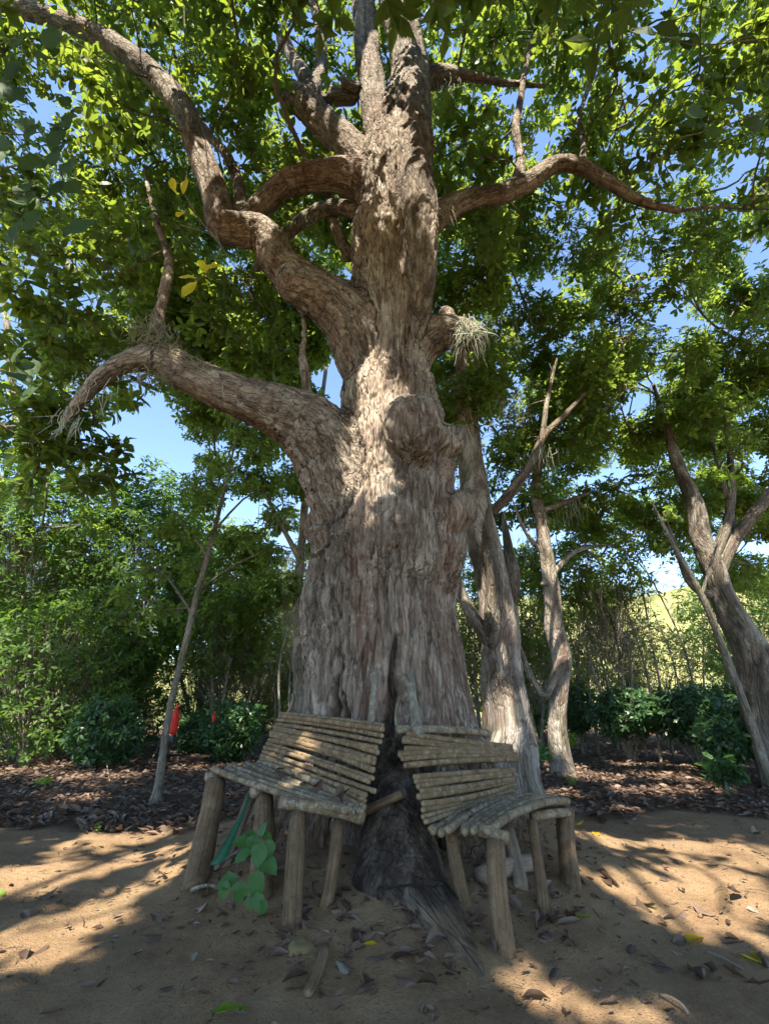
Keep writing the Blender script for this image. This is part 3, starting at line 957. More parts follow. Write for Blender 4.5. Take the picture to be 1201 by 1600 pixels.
def bark_tube(geo, c, r, sides=9, step=0.25, seed=0, relief=0.10, scale=1.0):
    c = np.asarray(c, float)
    r = np.asarray(r, float)
    ln = np.linalg.norm(np.diff(c, axis=0), axis=1).sum()
    n = max(4, int(ln / step))
    C = catmull(c, n)
    R = catmull(r[:, None], n)[:, 0]
    C = C + np.stack([fbm(C * 0.9 + seed, 2), fbm(C * 0.9 + 31 + seed, 2), fbm(C * 0.9 + 77, 2)], 1) * R[:, None] * 0.35
    R = R * np.interp(np.linspace(0, 1, n), [0, .8, 1], [1, 1, .5])
    dr = unit(C[-1] - C[-2])
    C = np.vstack([C, C[-1] + dr * R[-1] * .5, C[-1] + dr * R[-1] * .8])
    R = np.concatenate([R, [R[-1] * .7, R[-1] * .02]])
    n = len(C)
    T, U, W = frames(C)
    a = np.arange(sides) * 2 * math.pi / sides
    ring = U[:, None] * np.cos(a)[None, :, None] + W[:, None] * np.sin(a)[None, :, None]
    cum = np.concatenate([[0], np.cumsum(np.linalg.norm(np.diff(C, axis=0), axis=1))])
    bcp = ring * R[:, None, None] + T[:, None] * (cum * 0.16)[:, None, None] + seed
    h = fbm(bcp.reshape(-1, 3) * 5.0 / scale, 3, 2).reshape(n, sides)
    cell = worley(bcp.reshape(-1, 3) * 9.0 / scale, 5)[2].reshape(n, sides)
    V = C[:, None] + ring * (R[:, None] * (1 + relief * 1.6 * h + relief * (cell - 0.5)))[..., None]
    i = np.arange(n - 1)[:, None] * sides
    j = np.arange(sides)[None]
    k = (j + 1) % sides
    Q = np.stack([i + j, i + k, i + k + sides, i + j + sides], -1).reshape(-1, 4)
    geo.add(V.reshape(-1, 3), Q, None, bc=bcp.reshape(-1, 3), plate=cell.ravel(), char=np.zeros(n * sides))
    return C, R


def crown_from_clumps(tree_ob, clumps, nodes, node_r, leafmat, barkmat, L, per, nleaf, tmpl, W=1.0, rng=RNG, check_limbs=False, carve=True, lo=45, hi=105):
    """clumps (n,4): centre + radius. Leaf rosettes at the tips of twigs, twigs from a branchlet, branchlet from the nearest limb."""
    gl, gt = Geo(), Geo()
    nodes = np.asarray(nodes)
    cl_ = np.asarray(clumps)
    order = np.argsort([np.min(np.linalg.norm(nodes - c[:3], axis=1)) for c in cl_])
    for c in cl_[order]:
        ctr, r = c[:3], c[3]
        qx, qy, qf = project(ctr)
        seen = qf > 0 and -150 < qx < 1350 and -160 < qy < 1700
        k = int(per * (1 if seen else 0.62) * (r ** 2) * rng.uniform(0.8, 1.2)) + 4
        d = unit(rng.normal(0, 1, (k, 3)))
        rr = r * rng.uniform(0.15, 1.0, (k, 1)) ** 0.6
        pos = ctr + d * rr * np.array([1.0, 1.0, 0.62])
        ax = unit(d * 0.55 + np.array([0, 0, 0.65]) + rng.normal(0, 0.25, (k, 3)))
        keep = np.ones(k, bool)
        if carve: keep &= ~sunlit_gap(pos, L * (0.75 if seen else 0.8))
        if check_limbs and seen: keep &= ~hides_limb(pos, 9)
        pos, ax = pos[keep], ax[keep]
        if len(pos) == 0: continue
        tm = FAR if (not seen or qf > 9.8) else (tmpl if qf < 6.8 else LO)
        # branchlet from the nearest limb or branchlet
        dist = np.linalg.norm(nodes - ctr, axis=1) + 0.8 * np.maximum(nodes[:, 2] - ctr[2], 0)
        s0 = nodes[np.argmin(dist)]
        ln = np.linalg.norm(ctr - s0)
        b0 = min(0.05, 0.012 * ln + 0.009)
        m1 = s0 * 0.6 + ctr * 0.4 + rng.normal(0, 0.14, 3) * ln * 0.6 + np.array([0, 0, 0.04])
        m2 = s0 * 0.25 + ctr * 0.75 + rng.normal(0, 0.10, 3) * ln * 0.6
        Cb = catmull([s0, m1, m2, ctr], 8)
        if check_limbs and seen and hides_limb(Cb[2:], -2).any():
            continue
        rosettes(gl, pos, ax, nleaf, (L if seen else L * 1.5) * rng.uniform(.82, 1.32), W, tm, lo, hi, rng)
        V0 = gt.n
        gt.tube(Cb, np.linspace(b0, 0.008, 8), 5, False)
        nn_ = gt.n - V0
        VV = gt.V[-1]
        for kk, vv in (("bc", VV), ("plate", np.full(nn_, 0.5)), ("char", np.zeros(nn_))):
            gt.A.setdefault(kk, []).append(vv)
        nodes = np.vstack([nodes, Cb[3:]])
        if not seen: continue
        sel = rng.random(len(pos)) < 0.2
        tgt = pos[sel]
        src = Cb[rng.integers(4, 8, len(tgt))]
        twigs_into(gt, src, tgt, 0.008, 0.004, 0.05, rng)
    o = link("crown", gl.mesh("crown", leafmat, smooth_shade=False), tree_ob)
    tag(o, kind="stuff")
    if gt.n:
        t = link("twigs", gt.mesh("twigs", barkmat), tree_ob)
        tag(t, kind="stuff")
    return len(gl.V)


SKY = [(235, 715, 58, 92), (262, 660, 30, 30), (205, 770, 30, 30), (510, 590, 16, 22), (1012, 905, 30, 24), (890, 345, 24, 16), (1178, 388, 30, 22), (85, 130, 24, 26), (725, 405, 12, 12), (1130, 300, 10, 30), (560, 160, 1, 1)]


def in_sky(x, y, m=0):
    return any(((x - a) / (b + m)) ** 2 + ((y - c) / (d + m)) ** 2 < 1 for a, c, b, d in SKY)


# ---- the great tree's own crown
rc = np.random.default_rng(21)
main_nodes = SAMP[(SAMP[:, 2] > 4.5) & (SAMP[:, 6] < 0.45)][:, :3]
cl = []
for yy in range(-150, 370, 62):
    for xx in range(-110, 1320, 66):
        for layer in range(3):
            x = xx + rc.uniform(-30, 30)
            y = yy + rc.uniform(-28, 28)
            if in_sky(x, y, 30): continue
            if 520 < x < 700 and layer == 0: continue
            if rc.random() < (0.2, 0.3, 0.42)[layer]: continue
            s = (rc.uniform(7.2, 9.3), rc.uniform(9.3, 11.5), rc.uniform(11.5, 14))[layer]
            if x < 420 and y > 200: s += 1.0
            c = PS(x, y, s)
            cl.append((*c, rc.uniform(0.55, 0.95)))
# lower left foliage of the big left limb
for (x, y, s, r) in ((60, 640, 6.0, .45), (120, 700, 6.1, .42), (170, 745, 6.0, .32), (60, 730, 6.2, .45), (20, 690, 6.0, .5), (15, 560, 6.3, .5), (110, 560, 6.6, .4), (150, 640, 6.5, .3), (60, 470, 6.5, .55), (130, 480, 7.0, .5), (40, 390, 6.8, .6), (120, 400, 7.2, .6), (190, 430, 7.0, .5), (190, 370, 7.5, .6), (250, 420, 7.5, .5), (200, 610, 6.8, .3), (330, 500, 7.5, .55), (400, 480, 8, .55), (380, 560, 8.2, .5), (250, 340, 7.8, .7), (440, 550, 8.5, .5), (300, 440, 7.4, .5), (90, 600, 6.2, .4), (95, 655, 6.0, .38), (125, 660, 6.1, .3), (60, 690, 6.0, .4), (130, 760, 6.1, .3), (90, 690, 6.0, .4), (185, 700, 6.2, .25), (40, 770, 6.4, .35), (160, 530, 6.8, .4), (80, 530, 6.3, .4), (340, 450, 8, .5), (430, 500, 8.6, .45)):
    cl.append((*PS(x, y, s), r))
# overhead and behind the viewer: the side of the crown that shades the ground here
for _ in range(340):
    x, y, z = rc.uniform(-8, 8), rc.uniform(-8.5, 3.2), rc.uniform(7.5, 13.5)
    c = np.array([x, y, z])
    qx, qy, qf = project(c)
    if qf > 0.3 and -60 < qx < 1260 and -60 < qy < 1650: continue
    cl.append((x, y, z, rc.uniform(0.8, 1.3)))
for (x, y) in ((380, 1500), (460, 1540), (560, 1500), (640, 1560), (700, 1500), (760, 1590), (820, 1600), (900, 1510), (960, 1530), (330, 1580), (240, 1500), (180, 1580), (80, 1590), (1000, 1500), (1100, 1560), (500, 1440), (900, 1440), (450, 1330), (740, 1330), (620, 1400)):  # extra unseen clumps, added along the sun rays to shade the near ground
    for zz in (8.6, 10.6):
        q = ground_hit(x, y)
        q = q + SUN * ((zz + rc.uniform(-.6, .6)) / SUN[2])
        cl.append((*q, rc.uniform(.75, 1.0)))
for (x, y, Y) in ((1080, 100, 2.5), (1160, 190, 2.6), (1050, 200, 2.8), (1150, 60, 2.4), (30, 60, 1.5), (45, 205, 1.75), (70, 320, 1.85)):  # unseen clumps added sunward of the near boughs to keep them in shade
    q = P(x, y, Y) + SUN * 5.5
    cl.append((*q, .9))
cl = np.array(cl)
# far reaching limbs that carry the overhead clumps
over_nodes = [main_nodes]
for a in ((-3.4, -3, 10.5), (2.2, -2.5, 11), (-5, -1, 10), (5.5, -0.5, 10.5), (0.4, -6.5, 11), (-5, -6, 11), (5, -6, 11)):
    g = Geo()
    s0 = P(610, -45, 4.9)
    Cc = catmull([s0, s0 + np.array([a[0] * .12, -1.3, 2.6]), (s0 + np.array(a)) / 2 + np.array([0, 0, 2.8]), a], 16)
    bark_tube(g, Cc, np.linspace(0.2, 0.05, 16), 10, 0.25, seed=a[0])
    link("branch", g.mesh("branch", M['bark']), tree)
    over_nodes.append(Cc[6:])
crown_from_clumps(tree, cl, np.vstack(over_nodes), None, M['leaf'], M['bark_thin'], 0.19, 66, 7, HI, 1.0, rc, True)


# ---------------------------------------------------------------- trees behind
def back_tree(name, label, pts, branches, clumps, leafmat='leaf_back', L=0.155, per=235, nleaf=7, wscale=1.0, sides=26, moss='bark_back', bmat=None, bscale=1.0, step=0.10, relief=0.13, seed=1, group=None, tmpl=LO, carve=True, W=1.0):
    c, r = sk(pts)
    r = r * wscale
    gz0 = float(ground_z(c[0][0], c[0][1]))
    base = c[0].copy()
    if r[0] < .15:
        c = np.vstack([[base[0], base[1], gz0 - 0.15], [base[0], base[1], gz0 + 0.02], [base[0], base[1], gz0 + 0.22], c[1:]])
        r = np.concatenate([[r[0] * 2.4, r[0] * 1.7, r[0] * 1.08], r[1:]])
    else:
        c = np.vstack([[base[0], base[1], gz0 - 0.3], c])
        r = np.concatenate([[r[0] * 1.15], r])
    t = empty(name, (base[0], base[1], gz0), label, "tree", group)
    g = Geo()
    C, R = bark_tube(g, c, r, sides, step, seed, relief)
    link("trunk", g.mesh("trunk", M[moss]), t)
    nodes = [C[len(C) // 2:]]
    for bi, b in enumerate(branches):
        cb, rb = sk(b)
        rb = rb * wscale * bscale
        g = Geo()
        Cb, Rb = bark_tube(g, cb, rb, max(8, sides // 2), step * 1.5, seed + bi + 1, relief)
        link("branch", g.mesh("branch", M[bmat or moss]), t)
        nodes.append(Cb)
    if len(clumps):
        crown_from_clumps(t, np.array(clumps), np.vstack(nodes), None, M[leafmat], M['bark_thin'], L, per, nleaf, tmpl, W, np.random.default_rng(seed + 50), False, carve)
    return t


def fill(x0, x1, y0, y1, s0, s1, r0, r1, dx=62, dy=58, p=0.85, seed=3, layers=1):
    rr = np.random.default_rng(seed)
    out = []
    for _ in range(layers):
        for yy in np.arange(y0, y1, dy):
            for xx in np.arange(x0, x1, dx):
                x = xx + rr.uniform(-0.5, 0.5) * dx
                y = yy + rr.uniform(-0.5, 0.5) * dy
                if rr.random() > p or in_sky(x, y, 26): continue
                out.append((*PS(x, y, rr.uniform(s0, s1)), rr.uniform(r0, r1)))
    return out


back_tree("shade_tree", "stout fluted tree with a pale dead stem, just right of the giant tree",
          [(796, 1200, 7.8, 112), (790, 1130, 7.8, 92), (785, 1040, 7.8, 76), (780, 950, 7.8, 72), (765, 880, 7.8, 62), (745, 800, 7.7, 54), (735, 720, 7.7, 46), (725, 640, 7.7, 36), (722, 560, 7.8, 28), (730, 470, 7.9, 18)],
          [[(768, 960, 7.5, 40), (768, 900, 7.45, 34), (762, 840, 7.5, 32), (758, 780, 7.6, 30), (745, 700, 7.7, 26), (740, 620, 7.8, 20), (745, 540, 8, 14)],
           [(770, 800, 7.7, 28), (800, 765, 7.6, 26), (830, 720, 7.6, 22), (850, 680, 7.6, 17), (890, 640, 7.7, 13), (960, 560, 7.9, 9)],
           [(765, 1000, 7.6, 40), (735, 955, 7.5, 30), (716, 910, 7.5, 22), (712, 860, 7.5, 12)],
           [(772, 1010, 7.72, 30), (770, 985, 7.45, 48), (770, 930, 7.4, 33), (766, 880, 7.4, 26), (764, 840, 7.42, 22)],
           [(792, 985, 7.85, 26), (800, 915, 7.7, 38), (794, 860, 7.9, 26), (786, 800, 8, 16)],
           [(845, 690, 7.6, 15), (855, 620, 7.6, 11), (870, 560, 7.8, 8)]],
          fill(680, 1000, 340, 720, 8.6, 12, .6, .95, dx=70, dy=64, seed=4, layers=2) + fill(670, 820, 360, 720, 11, 14, .5, .8, p=.8, seed=44) + fill(780, 960, 700, 800, 9.5, 12, .35, .55, p=.7, seed=14) + fill(690, 860, 560, 800, 11, 15, .5, .8, p=.75, seed=46), seed=3, wscale=.8, per=155, bmat='bark_dark', bscale=.75)
back_tree("shade_tree", "slim sunlit crooked tree standing behind the coffee shrubs, right of the fluted tree",
          [(870, 1150, 10.3, 36), (872, 1090, 10.3, 32), (875, 1030, 10.3, 34), (862, 970, 10.3, 32), (858, 900, 10.3, 28), (848, 830, 10.3, 24), (836, 770, 10.3, 18), (845, 700, 10.4, 14), (850, 640, 10.5, 9)],
          [[(872, 1040, 10.3, 20), (850, 1085, 10.2, 14), (830, 1060, 10.2, 11), (812, 1010, 10.2, 9)],
           [(838, 800, 10.3, 12), (870, 790, 10.3, 10), (920, 770, 10.4, 7)],
           [(860, 905, 10.3, 14), (846, 912, 10.1, 12)],
           [(850, 870, 10.3, 9), (820, 830, 10.3, 7), (800, 780, 10.4, 5)],
           [(860, 900, 10.3, 10), (900, 860, 10.4, 8), (960, 850, 10.6, 5)]],
          fill(770, 1060, 680, 960, 12, 16, .45, .75, p=.62, seed=5) + fill(850, 1100, 560, 820, 12, 15, .6, .9, p=.8, seed=15) + fill(900, 1210, 800, 960, 15, 19, .5, .9, p=.6, seed=16) + fill(850, 1230, 640, 970, 14, 19, .7, 1.1, dx=74, dy=66, p=.9, seed=26) + fill(700, 1230, 330, 640, 14, 18, .6, 1.0, dx=80, dy=72, p=.55, seed=27), seed=6, wscale=.85, per=170, carve=False, sides=16)
back_tree("shade_tree", "dark leaning tree with forked limbs at the right edge of the photo",
          [(1205, 1135, 9.0, 92), (1180, 1060, 9.0, 80), (1150, 980, 9.0, 66), (1128, 920, 9.0, 54), (1105, 860, 9.0, 46), (1085, 790, 9.0, 38), (1060, 730, 9.0, 30), (1040, 670, 9.1, 22), (1020, 600, 9.3, 14)],
          [[(1120, 900, 9, 34), (1150, 840, 9, 30), (1180, 800, 9, 26), (1230, 740, 9, 20), (1290, 660, 9, 12)],
           [(1112, 880, 9, 26), (1138, 800, 9, 20), (1140, 720, 9.2, 15), (1130, 640, 9.4, 10)],
           [(1108, 930, 9, 20), (1080, 915, 8.9, 16), (1060, 870, 8.8, 14), (1035, 800, 8.8, 9)],
           [(1150, 850, 9, 14), (1140, 800, 9.1, 12), (1120, 720, 9.1, 9), (1090, 620, 9.3, 7)]],
          fill(980, 1330, 330, 720, 9.5, 13, .65, 1.0, dx=72, dy=66, seed=7, layers=2) + fill(1000, 1300, 690, 900, 9.5, 13, .4, .7, p=.7, seed=17) + fill(940, 1300, 600, 880, 13, 16, .6, .9, p=.8, seed=19), seed=9, wscale=.66, moss='bark_dark', per=165)
back_tree("slim_tree", "slim pale leaning tree in front of the undergrowth left of the bench",
          [(252, 1200, 7.6, 17), (262, 1130, 7.6, 16), (280, 1040, 7.6, 14), (300, 960, 7.6, 13), (322, 880, 7.6, 11), (345, 790, 7.6, 8), (362, 720, 7.6, 6), (368, 650, 7.6, 4)],
          [[(300, 960, 7.6, 6), (260, 900, 7.4, 5), (220, 880, 7.3, 3)], [(325, 870, 7.6, 6), (290, 820, 7.5, 4), (265, 790, 7.4, 3)], [(335, 830, 7.6, 6), (380, 780, 7.7, 4), (420, 760, 7.7, 3)], [(312, 920, 7.6, 5), (370, 880, 7.7, 4), (420, 860, 7.8, 3)]],
          [(*PS(x, y, s), r) for x, y, s, r in ((300, 760, 8, .42), (345, 720, 8.2, .4), (390, 760, 8.4, .4), (420, 700, 8.4, .4), (380, 680, 8.3, .35), (270, 830, 7.8, .45), (330, 830, 8.2, .42), (390, 840, 8.4, .42), (240, 890, 7.7, .42), (300, 890, 8, .35), (370, 900, 8.2, .38), (200, 930, 7.6, .35), (260, 950, 7.8, .3), (430, 800, 8.4, .35), (420, 870, 8.4, .3), (320, 790, 8, .3), (190, 970, 7.6, .28), (350, 640, 8.3, .3))], L=0.15, per=190, nleaf=4, seed=12, wscale=.75, sides=10, moss='bark_thin', step=.15, W=0.8)
back_tree("slim_tree", "thin bare pole tree leaning left at the right edge of the photo",
          [(1203, 1215, 6.9, 13), (1165, 1110, 6.9, 12), (1130, 1020, 6.9, 11), (1095, 930, 6.9, 10), (1050, 850, 6.9, 8), (1020, 790, 6.9, 6)],
          [[(1095, 930, 6.9, 5), (1110, 880, 6.9, 4), (1130, 820, 6.9, 2)]],
          [(*PS(x, y, s), r) for x, y, s, r in ((1030, 780, 7.5, .35), (1060, 740, 7.6, .35), (1135, 735, 7.4, .22), (1110, 800, 7.5, .3))], leafmat='leaf_lime', L=0.17, per=30, nleaf=5, seed=13, sides=9, moss='bark_thin', step=.2)
back_tree("tall_tree", "tall tree with thin limbs and high open crown behind the left shrubs",
          [(20, 1000, 16, 26), (28, 900, 16, 22), (40, 800, 16, 18), (35, 700, 16, 15), (20, 600, 16, 12), (10, 500, 16, 10), (0, 400, 16.5, 8)],
          [[(40, 800, 16, 12), (10, 760, 16, 9), (-30, 700, 16, 7)], [(36, 720, 16, 10), (80, 640, 16, 8), (130, 560, 16, 6), (210, 480, 16, 5)], [(10, 380, 12, 18), (80, 400, 12, 15), (140, 440, 12, 12), (200, 500, 12.4, 8)]],
          fill(-90, 470, 330, 640, 11, 16, .65, 1.05, seed=22, p=.92, layers=2) + fill(-90, 175, 620, 800, 13, 16, .6, 1.0, seed=23, p=.85, layers=2) + fill(290, 480, 560, 760, 12, 15, .6, .95, seed=24, p=.9) + fill(-90, 100, 780, 900, 14, 17, .6, 1.0, seed=25, p=.6), seed=18, sides=14, L=.18, per=170)
back_tree("tall_tree", "tall tree with mossy boughs whose crown closes the gap behind the giant trunk",
          [(470, 1130, 13, 16), (465, 1000, 13, 15), (470, 880, 13, 13), (480, 760, 13, 11), (500, 640, 13.4, 9), (520, 480, 14, 7)],
          [[(470, 880, 13, 9), (440, 820, 13, 7), (410, 760, 13, 5)]],
          fill(430, 720, 380, 640, 12, 15, .5, .9, seed=32, p=.7) + fill(300, 490, 640, 980, 13, 17, .6, .95, seed=33, p=.85), leafmat='leaf_back', seed=28, sides=10, L=.16)


def hang_lichen(parent, spots, seed, mat='lichen'):
    rg = np.random.default_rng(seed)
    g = Geo()
    for (x, y, Y, n, l, w) in spots:
        for k in range(n):
            b = P(x + rg.normal(0, w), y + rg.normal(0, w * .5), Y + rg.normal(0, .2))
            ll = l * rg.uniform(.4, 1.2)
            C = np.array([b, b + [rg.normal(0, .03), rg.normal(0, .03), -ll * .5], b + [rg.normal(0, .06), rg.normal(0, .06), -ll]])
            g.tube(C, [.005, .005, .002], 3, False)
    o = link("hanging_lichen", g.mesh("hanging_lichen", M[mat]), parent)
    tag(o, kind="stuff")


hang_lichen(tree, [(470, 335, 5.8, 30, .35, 14), (500, 320, 5.7, 20, .3, 10), (150, 600, 4.3, 30, .25, 20), (110, 650, 4.35, 30, .25, 14), (735, 300, 5.0, 16, .2, 20), (690, 130, 5.0, 30, .4, 16), (350, 610, 4.5, 10, .15, 20)], 1)
hang_lichen(bpy.data.objects["shade_tree"], [(705, 600, 7.8, 40, .5, 12), (760, 520, 8.2, 50, .7, 25), (800, 480, 8.4, 40, .7, 20), (790, 620, 7.8, 40, .6, 18), (735, 680, 7.7, 30, .5, 12), (850, 700, 7.6, 24, .4, 14), (900, 560, 8.5, 24, .5, 20), (830, 400, 9, 24, .6, 20)], 2)
hang_lichen(bpy.data.objects["tall_tree.001"], [(455, 860, 13, 60, 1.2, 16), (465, 930, 13, 60, 1.2, 14), (440, 780, 13, 40, 1.0, 16)], 3)
hang_lichen(bpy.data.objects["shade_tree.001"], [(850, 800, 10.3, 30, .5, 20), (900, 780, 10.4, 24, .5, 20), (820, 840, 10.3, 20, .4, 10)], 4)

# ---------------------------------------------------------------- benches
def pole_mesh(A, B, r, mat, bow=0.01, nodes=True, seed=0, sides=8, taper=0.0, kink=None, n=None):
    """a cane or post between two points with joints, slight bends and cut ends"""
    rg = np.random.default_rng(seed)
    A, B = np.asarray(A, float), np.asarray(B, float)
    ln = np.linalg.norm(B - A)
    n = n or (max(8, int(ln / 0.045)) if nodes else max(6, int(ln / 0.08)))
    t = np.linspace(0, 1, n)
    mid = (A + B) / 2 + rg.normal(0, bow, 3) if kink is None else np.asarray(kink, float)
    C = catmull([A, (A * .7 + B * .3) * .4 + (A + (mid - (A + B) / 2)) * 0 + (A * .7 + B * .3) * .6 + (mid - (A + B) / 2) * .8, (A * .3 + B * .7) + (mid - (A + B) / 2) * .8, B], n)
    R = r * (1 - taper * t) * (1 + 0.05 * fbm(np.stack([t * ln * 9, t * 0 + seed, t * 0], 1), 2))
    if nodes:
        sp = rg.uniform(0.11, 0.17)
        ph = ((t * ln + rg.uniform(0, sp)) / sp) % 1
        R = R * (1 + 0.16 * np.exp(-((np.minimum(ph, 1 - ph)) / 0.13) ** 2))
    g = Geo()
    T, U, W = frames(C)
    a = np.arange(sides) * 2 * math.pi / sides
    bc = (U[:, None] * np.cos(a)[None, :, None] + W[:, None] * np.sin(a)[None, :, None]) * R[:, None, None]
    lw = 1 + (0.07 if nodes else 0.16) * fbm((bc + (T * (t * ln * 0.5)[:, None])[:, None]).reshape(-1, 3) * 16 + seed, 2).reshape(n, sides)
    V = (C[:, None] + bc * lw[..., None]).reshape(-1, 3)
    co = np.stack([np.broadcast_to(np.cos(a) * r, (n, sides)), np.broadcast_to(np.sin(a) * r, (n, sides)), np.broadcast_to((t * ln)[:, None], (n, sides))], -1).reshape(-1, 3) + seed * 1.37
    i = np.arange(n - 1)[:, None] * sides
    j = np.arange(sides)[None]
    k = (j + 1) % sides
    Q = np.stack([i + j, i + k, i + k + sides, i + j + sides], -1).reshape(-1, 4)
    b = len(V)
    V = np.vstack([V, C[:1], C[-1:]])
    co = np.vstack([co, co[:1], co[-1:]])
    jj = np.arange(sides)
    kk = (jj + 1) % sides
    tr = np.vstack([np.stack([kk, jj, np.full(sides, b)], 1), np.stack([jj + (n - 1) * sides, kk + (n - 1) * sides, np.full(sides, b + 1)], 1)])
    rg_ = np.repeat(np.exp(-((np.minimum(ph, 1 - ph) - .10) / 0.07) ** 2) if nodes else np.zeros(n), sides)
    cut = np.zeros(len(V)); cut[-2:] = 1.0
    g.add(V, Q, tr, bc=co, ring=np.concatenate([rg_, [0, 0]]), cut=cut)
    return g.mesh("pole", mat)


def lerp(a, b, t): return np.asarray(a) * (1 - t) + np.asarray(b) * t


def post(parent, tx, ty, Y, bx, by, w, seed, name="leg", mat='post', taper=-0.12, dz=0.0):
    top = P(tx, ty, Y)
    bot = ground_hit(bx, by)
    dn = bot + (bot - top) * 0.10
    r = 0.86 * w / 2 * depth((top + bot) / 2) / FOC
    return link(name, pole_mesh(top + np.array([0, 0, dz]), dn, r, M[mat], 0.012, False, seed, 10, taper), parent)


rb = np.random.default_rng(5)
# left bench
lb = empty("rustic_bench", P(450, 1330, 4.1), "cane bench left of the burnt root, dry leaves on its seat", "bench", "rustic cane benches around the giant tree")
TR, TL = P(600, 1134, 4.02), P(438, 1114, 5.25)
BR, BL = P(574, 1264, 3.68), P(404, 1192, 4.95)
nb = 15
for i in range(nb):
    t = i / (nb - 1)
    A = lerp(TL, BL, t) + rb.normal(0, 0.006, 3)
    B = lerp(TR, BR, t) + rb.normal(0, 0.008, 3) + (TR - TL) * rb.uniform(-0.03, 0.012)
    link("backrest_cane", pole_mesh(A, B, 0.0208 * rb.uniform(0.78, 1.16), M['cane'], 0.012, True, 100 + i, 8, 0.0), lb)
FR, FL = P(556, 1272, 3.60), P(330, 1203, 4.62)
ns = 9
for i in range(ns):
    t = i / (ns - 1)
    A = lerp(FL, BL, t) + np.array([0, 0, rb.normal(0, 0.006)]) + (FL - FR) * rb.uniform(-0.03, 0.02)
    B = lerp(FR, BR + np.array([0, 0, -0.01]), t) + np.array([0, 0, rb.normal(0, 0.006)]) + (FR - FL) * rb.uniform(-0.08, 0.01)
    link("seat_cane", pole_mesh(A, B, 0.024 * rb.uniform(0.75, 1.2), M['cane_grey'], 0.018, True, 140 + i), lb)
link("crossbar", pole_mesh(P(437, 1254, 3.85), P(568, 1280, 3.75), 0.042, M['cane_grey'], 0.01, False, 161, 10), lb)
link("crossbar", pole_mesh(P(322, 1214, 4.6), P(420, 1208, 5.0), 0.04, M['cane_grey'], 0.01, False, 162, 10), lb)
link("crossbar", pole_mesh(P(395, 1238, 4.25), P(470, 1222, 4.7), 0.04, M['dead_wood'], 0.01, False, 163, 10), lb)
for k, q in enumerate(((338, 1222, 4.60, 306, 1380, 40), (413, 1248, 4.30, 405, 1400, 36), (466, 1270, 3.85, 456, 1442, 32), (528, 1285, 3.85, 508, 1414, 22))):
    post(lb, *q, 170 + k)
post(lb, 394, 1240, 4.75, 352, 1352, 20, 178, mat='dead_wood')
# right bench
rbn = empty("rustic_bench", P(790, 1330, 4.0), "cane bench right of the burnt root, with gapped backrest and curved front rail", "bench", "rustic cane benches around the giant tree")
UL, UR = P(634, 1146, 4.05), P(798, 1166, 4.95)
ML, MR = P(628, 1196, 3.86), P(806, 1188, 4.86)
for i in range(7):
    t = i / 6
    A = lerp(UL, ML, t) + rb.normal(0, 0.006, 3) + (UR - UL) * rb.uniform(-0.02, 0.03)
    B = lerp(UR, MR, t) + rb.normal(0, 0.006, 3) + (UR - UL) * rb.uniform(-0.02, 0.03)
    link("backrest_cane", pole_mesh(A, B, 0.0195 * rb.uniform(0.8, 1.16), M['cane'], 0.010, True, 200 + i), rbn)
NL, NR = P(648, 1212, 3.84), P(804, 1202, 4.84)
OL, OR = P(668, 1296, 3.56), P(802, 1246, 4.62)
for i in range(10):
    t = i / 9
    A = lerp(NL, OL, t) + rb.normal(0, 0.006, 3) + (UR - UL) * rb.uniform(-0.015, 0.03)
    B = lerp(NR, OR, t) + rb.normal(0, 0.006, 3) + (UR - UL) * rb.uniform(-0.03, 0.02)
    link("backrest_cane", pole_mesh(A, B, 0.0205 * rb.uniform(0.8, 1.16), M['cane'], 0.010, True, 220 + i), rbn)
link("top_rail", pole_mesh(P(620, 1140, 4.12), P(760, 1146, 4.8), 0.034, M['cane_grey'], 0.01, False, 235, 10), rbn)
SL, SR = P(760, 1300, 3.46), P(886, 1250, 4.42)
KM = (SL + SR) / 2 + np.array([0.0, 0, 0.06])
for i in range(8):
    t = i / 7
    A = lerp(SL, OL + np.array([.04, 0, -0.01]), t) + np.array([0, 0, rb.normal(0, 0.006)]) + (SR - SL) * rb.uniform(-0.02, 0.06) * (i > 0)
    B = lerp(SR, OR + np.array([.1, .2, -0.0]), t) + np.array([0, 0, rb.normal(0, 0.006)]) - (SR - SL) * rb.uniform(-0.02, 0.10) * (i > 0)
    km = (A + B) / 2 + np.array([0, 0, 0.055])
    link("seat_cane", pole_mesh(A, B, (0.028 if i == 0 else 0.025 * rb.uniform(0.85, 1.2)), M['cane_grey'], 0.012, True, 240 + i, kink=km), rbn)
link("crossbar", pole_mesh(P(690, 1290, 3.75), P(792, 1310, 3.42), 0.036, M['cane_grey'], 0.01, False, 251, 10), rbn)
link("crossbar", pole_mesh(P(832, 1276, 4.1), P(886, 1270, 4.36), 0.034, M['cane_grey'], 0.01, False, 252, 10), rbn)
link("crossbar", pole_mesh(P(810, 1262, 4.6), P(886, 1256, 4.45), 0.034, M['dead_wood'], 0.01, False, 253, 10), rbn)
for k, q in enumerate(((704, 1302, 3.75, 726, 1412, 22), (774, 1312, 3.44, 792, 1492, 34), (830, 1282, 3.95, 848, 1422, 19), (886, 1266, 4.42, 896, 1386, 26), (874, 1270, 4.55, 884, 1378, 15))):
    post(rbn, *q, 260 + k, taper=-0.16)
post(rbn, 790, 1290, 4.3, 812, 1385, 24, 268, mat='dead_wood')


# ---------------------------------------------------------------- sticks, logs, stone
def stick(name, label, A, B, r, mat, seed, cat="stick", taper=0.1, bow=0.02, group=None, n=None):
    A, B = np.asarray(A, float), np.asarray(B, float)
    o = link(name, pole_mesh(A, B, r, M[mat], bow, False, seed, 9, taper, n=n))
    return tag(o, label, cat, group)


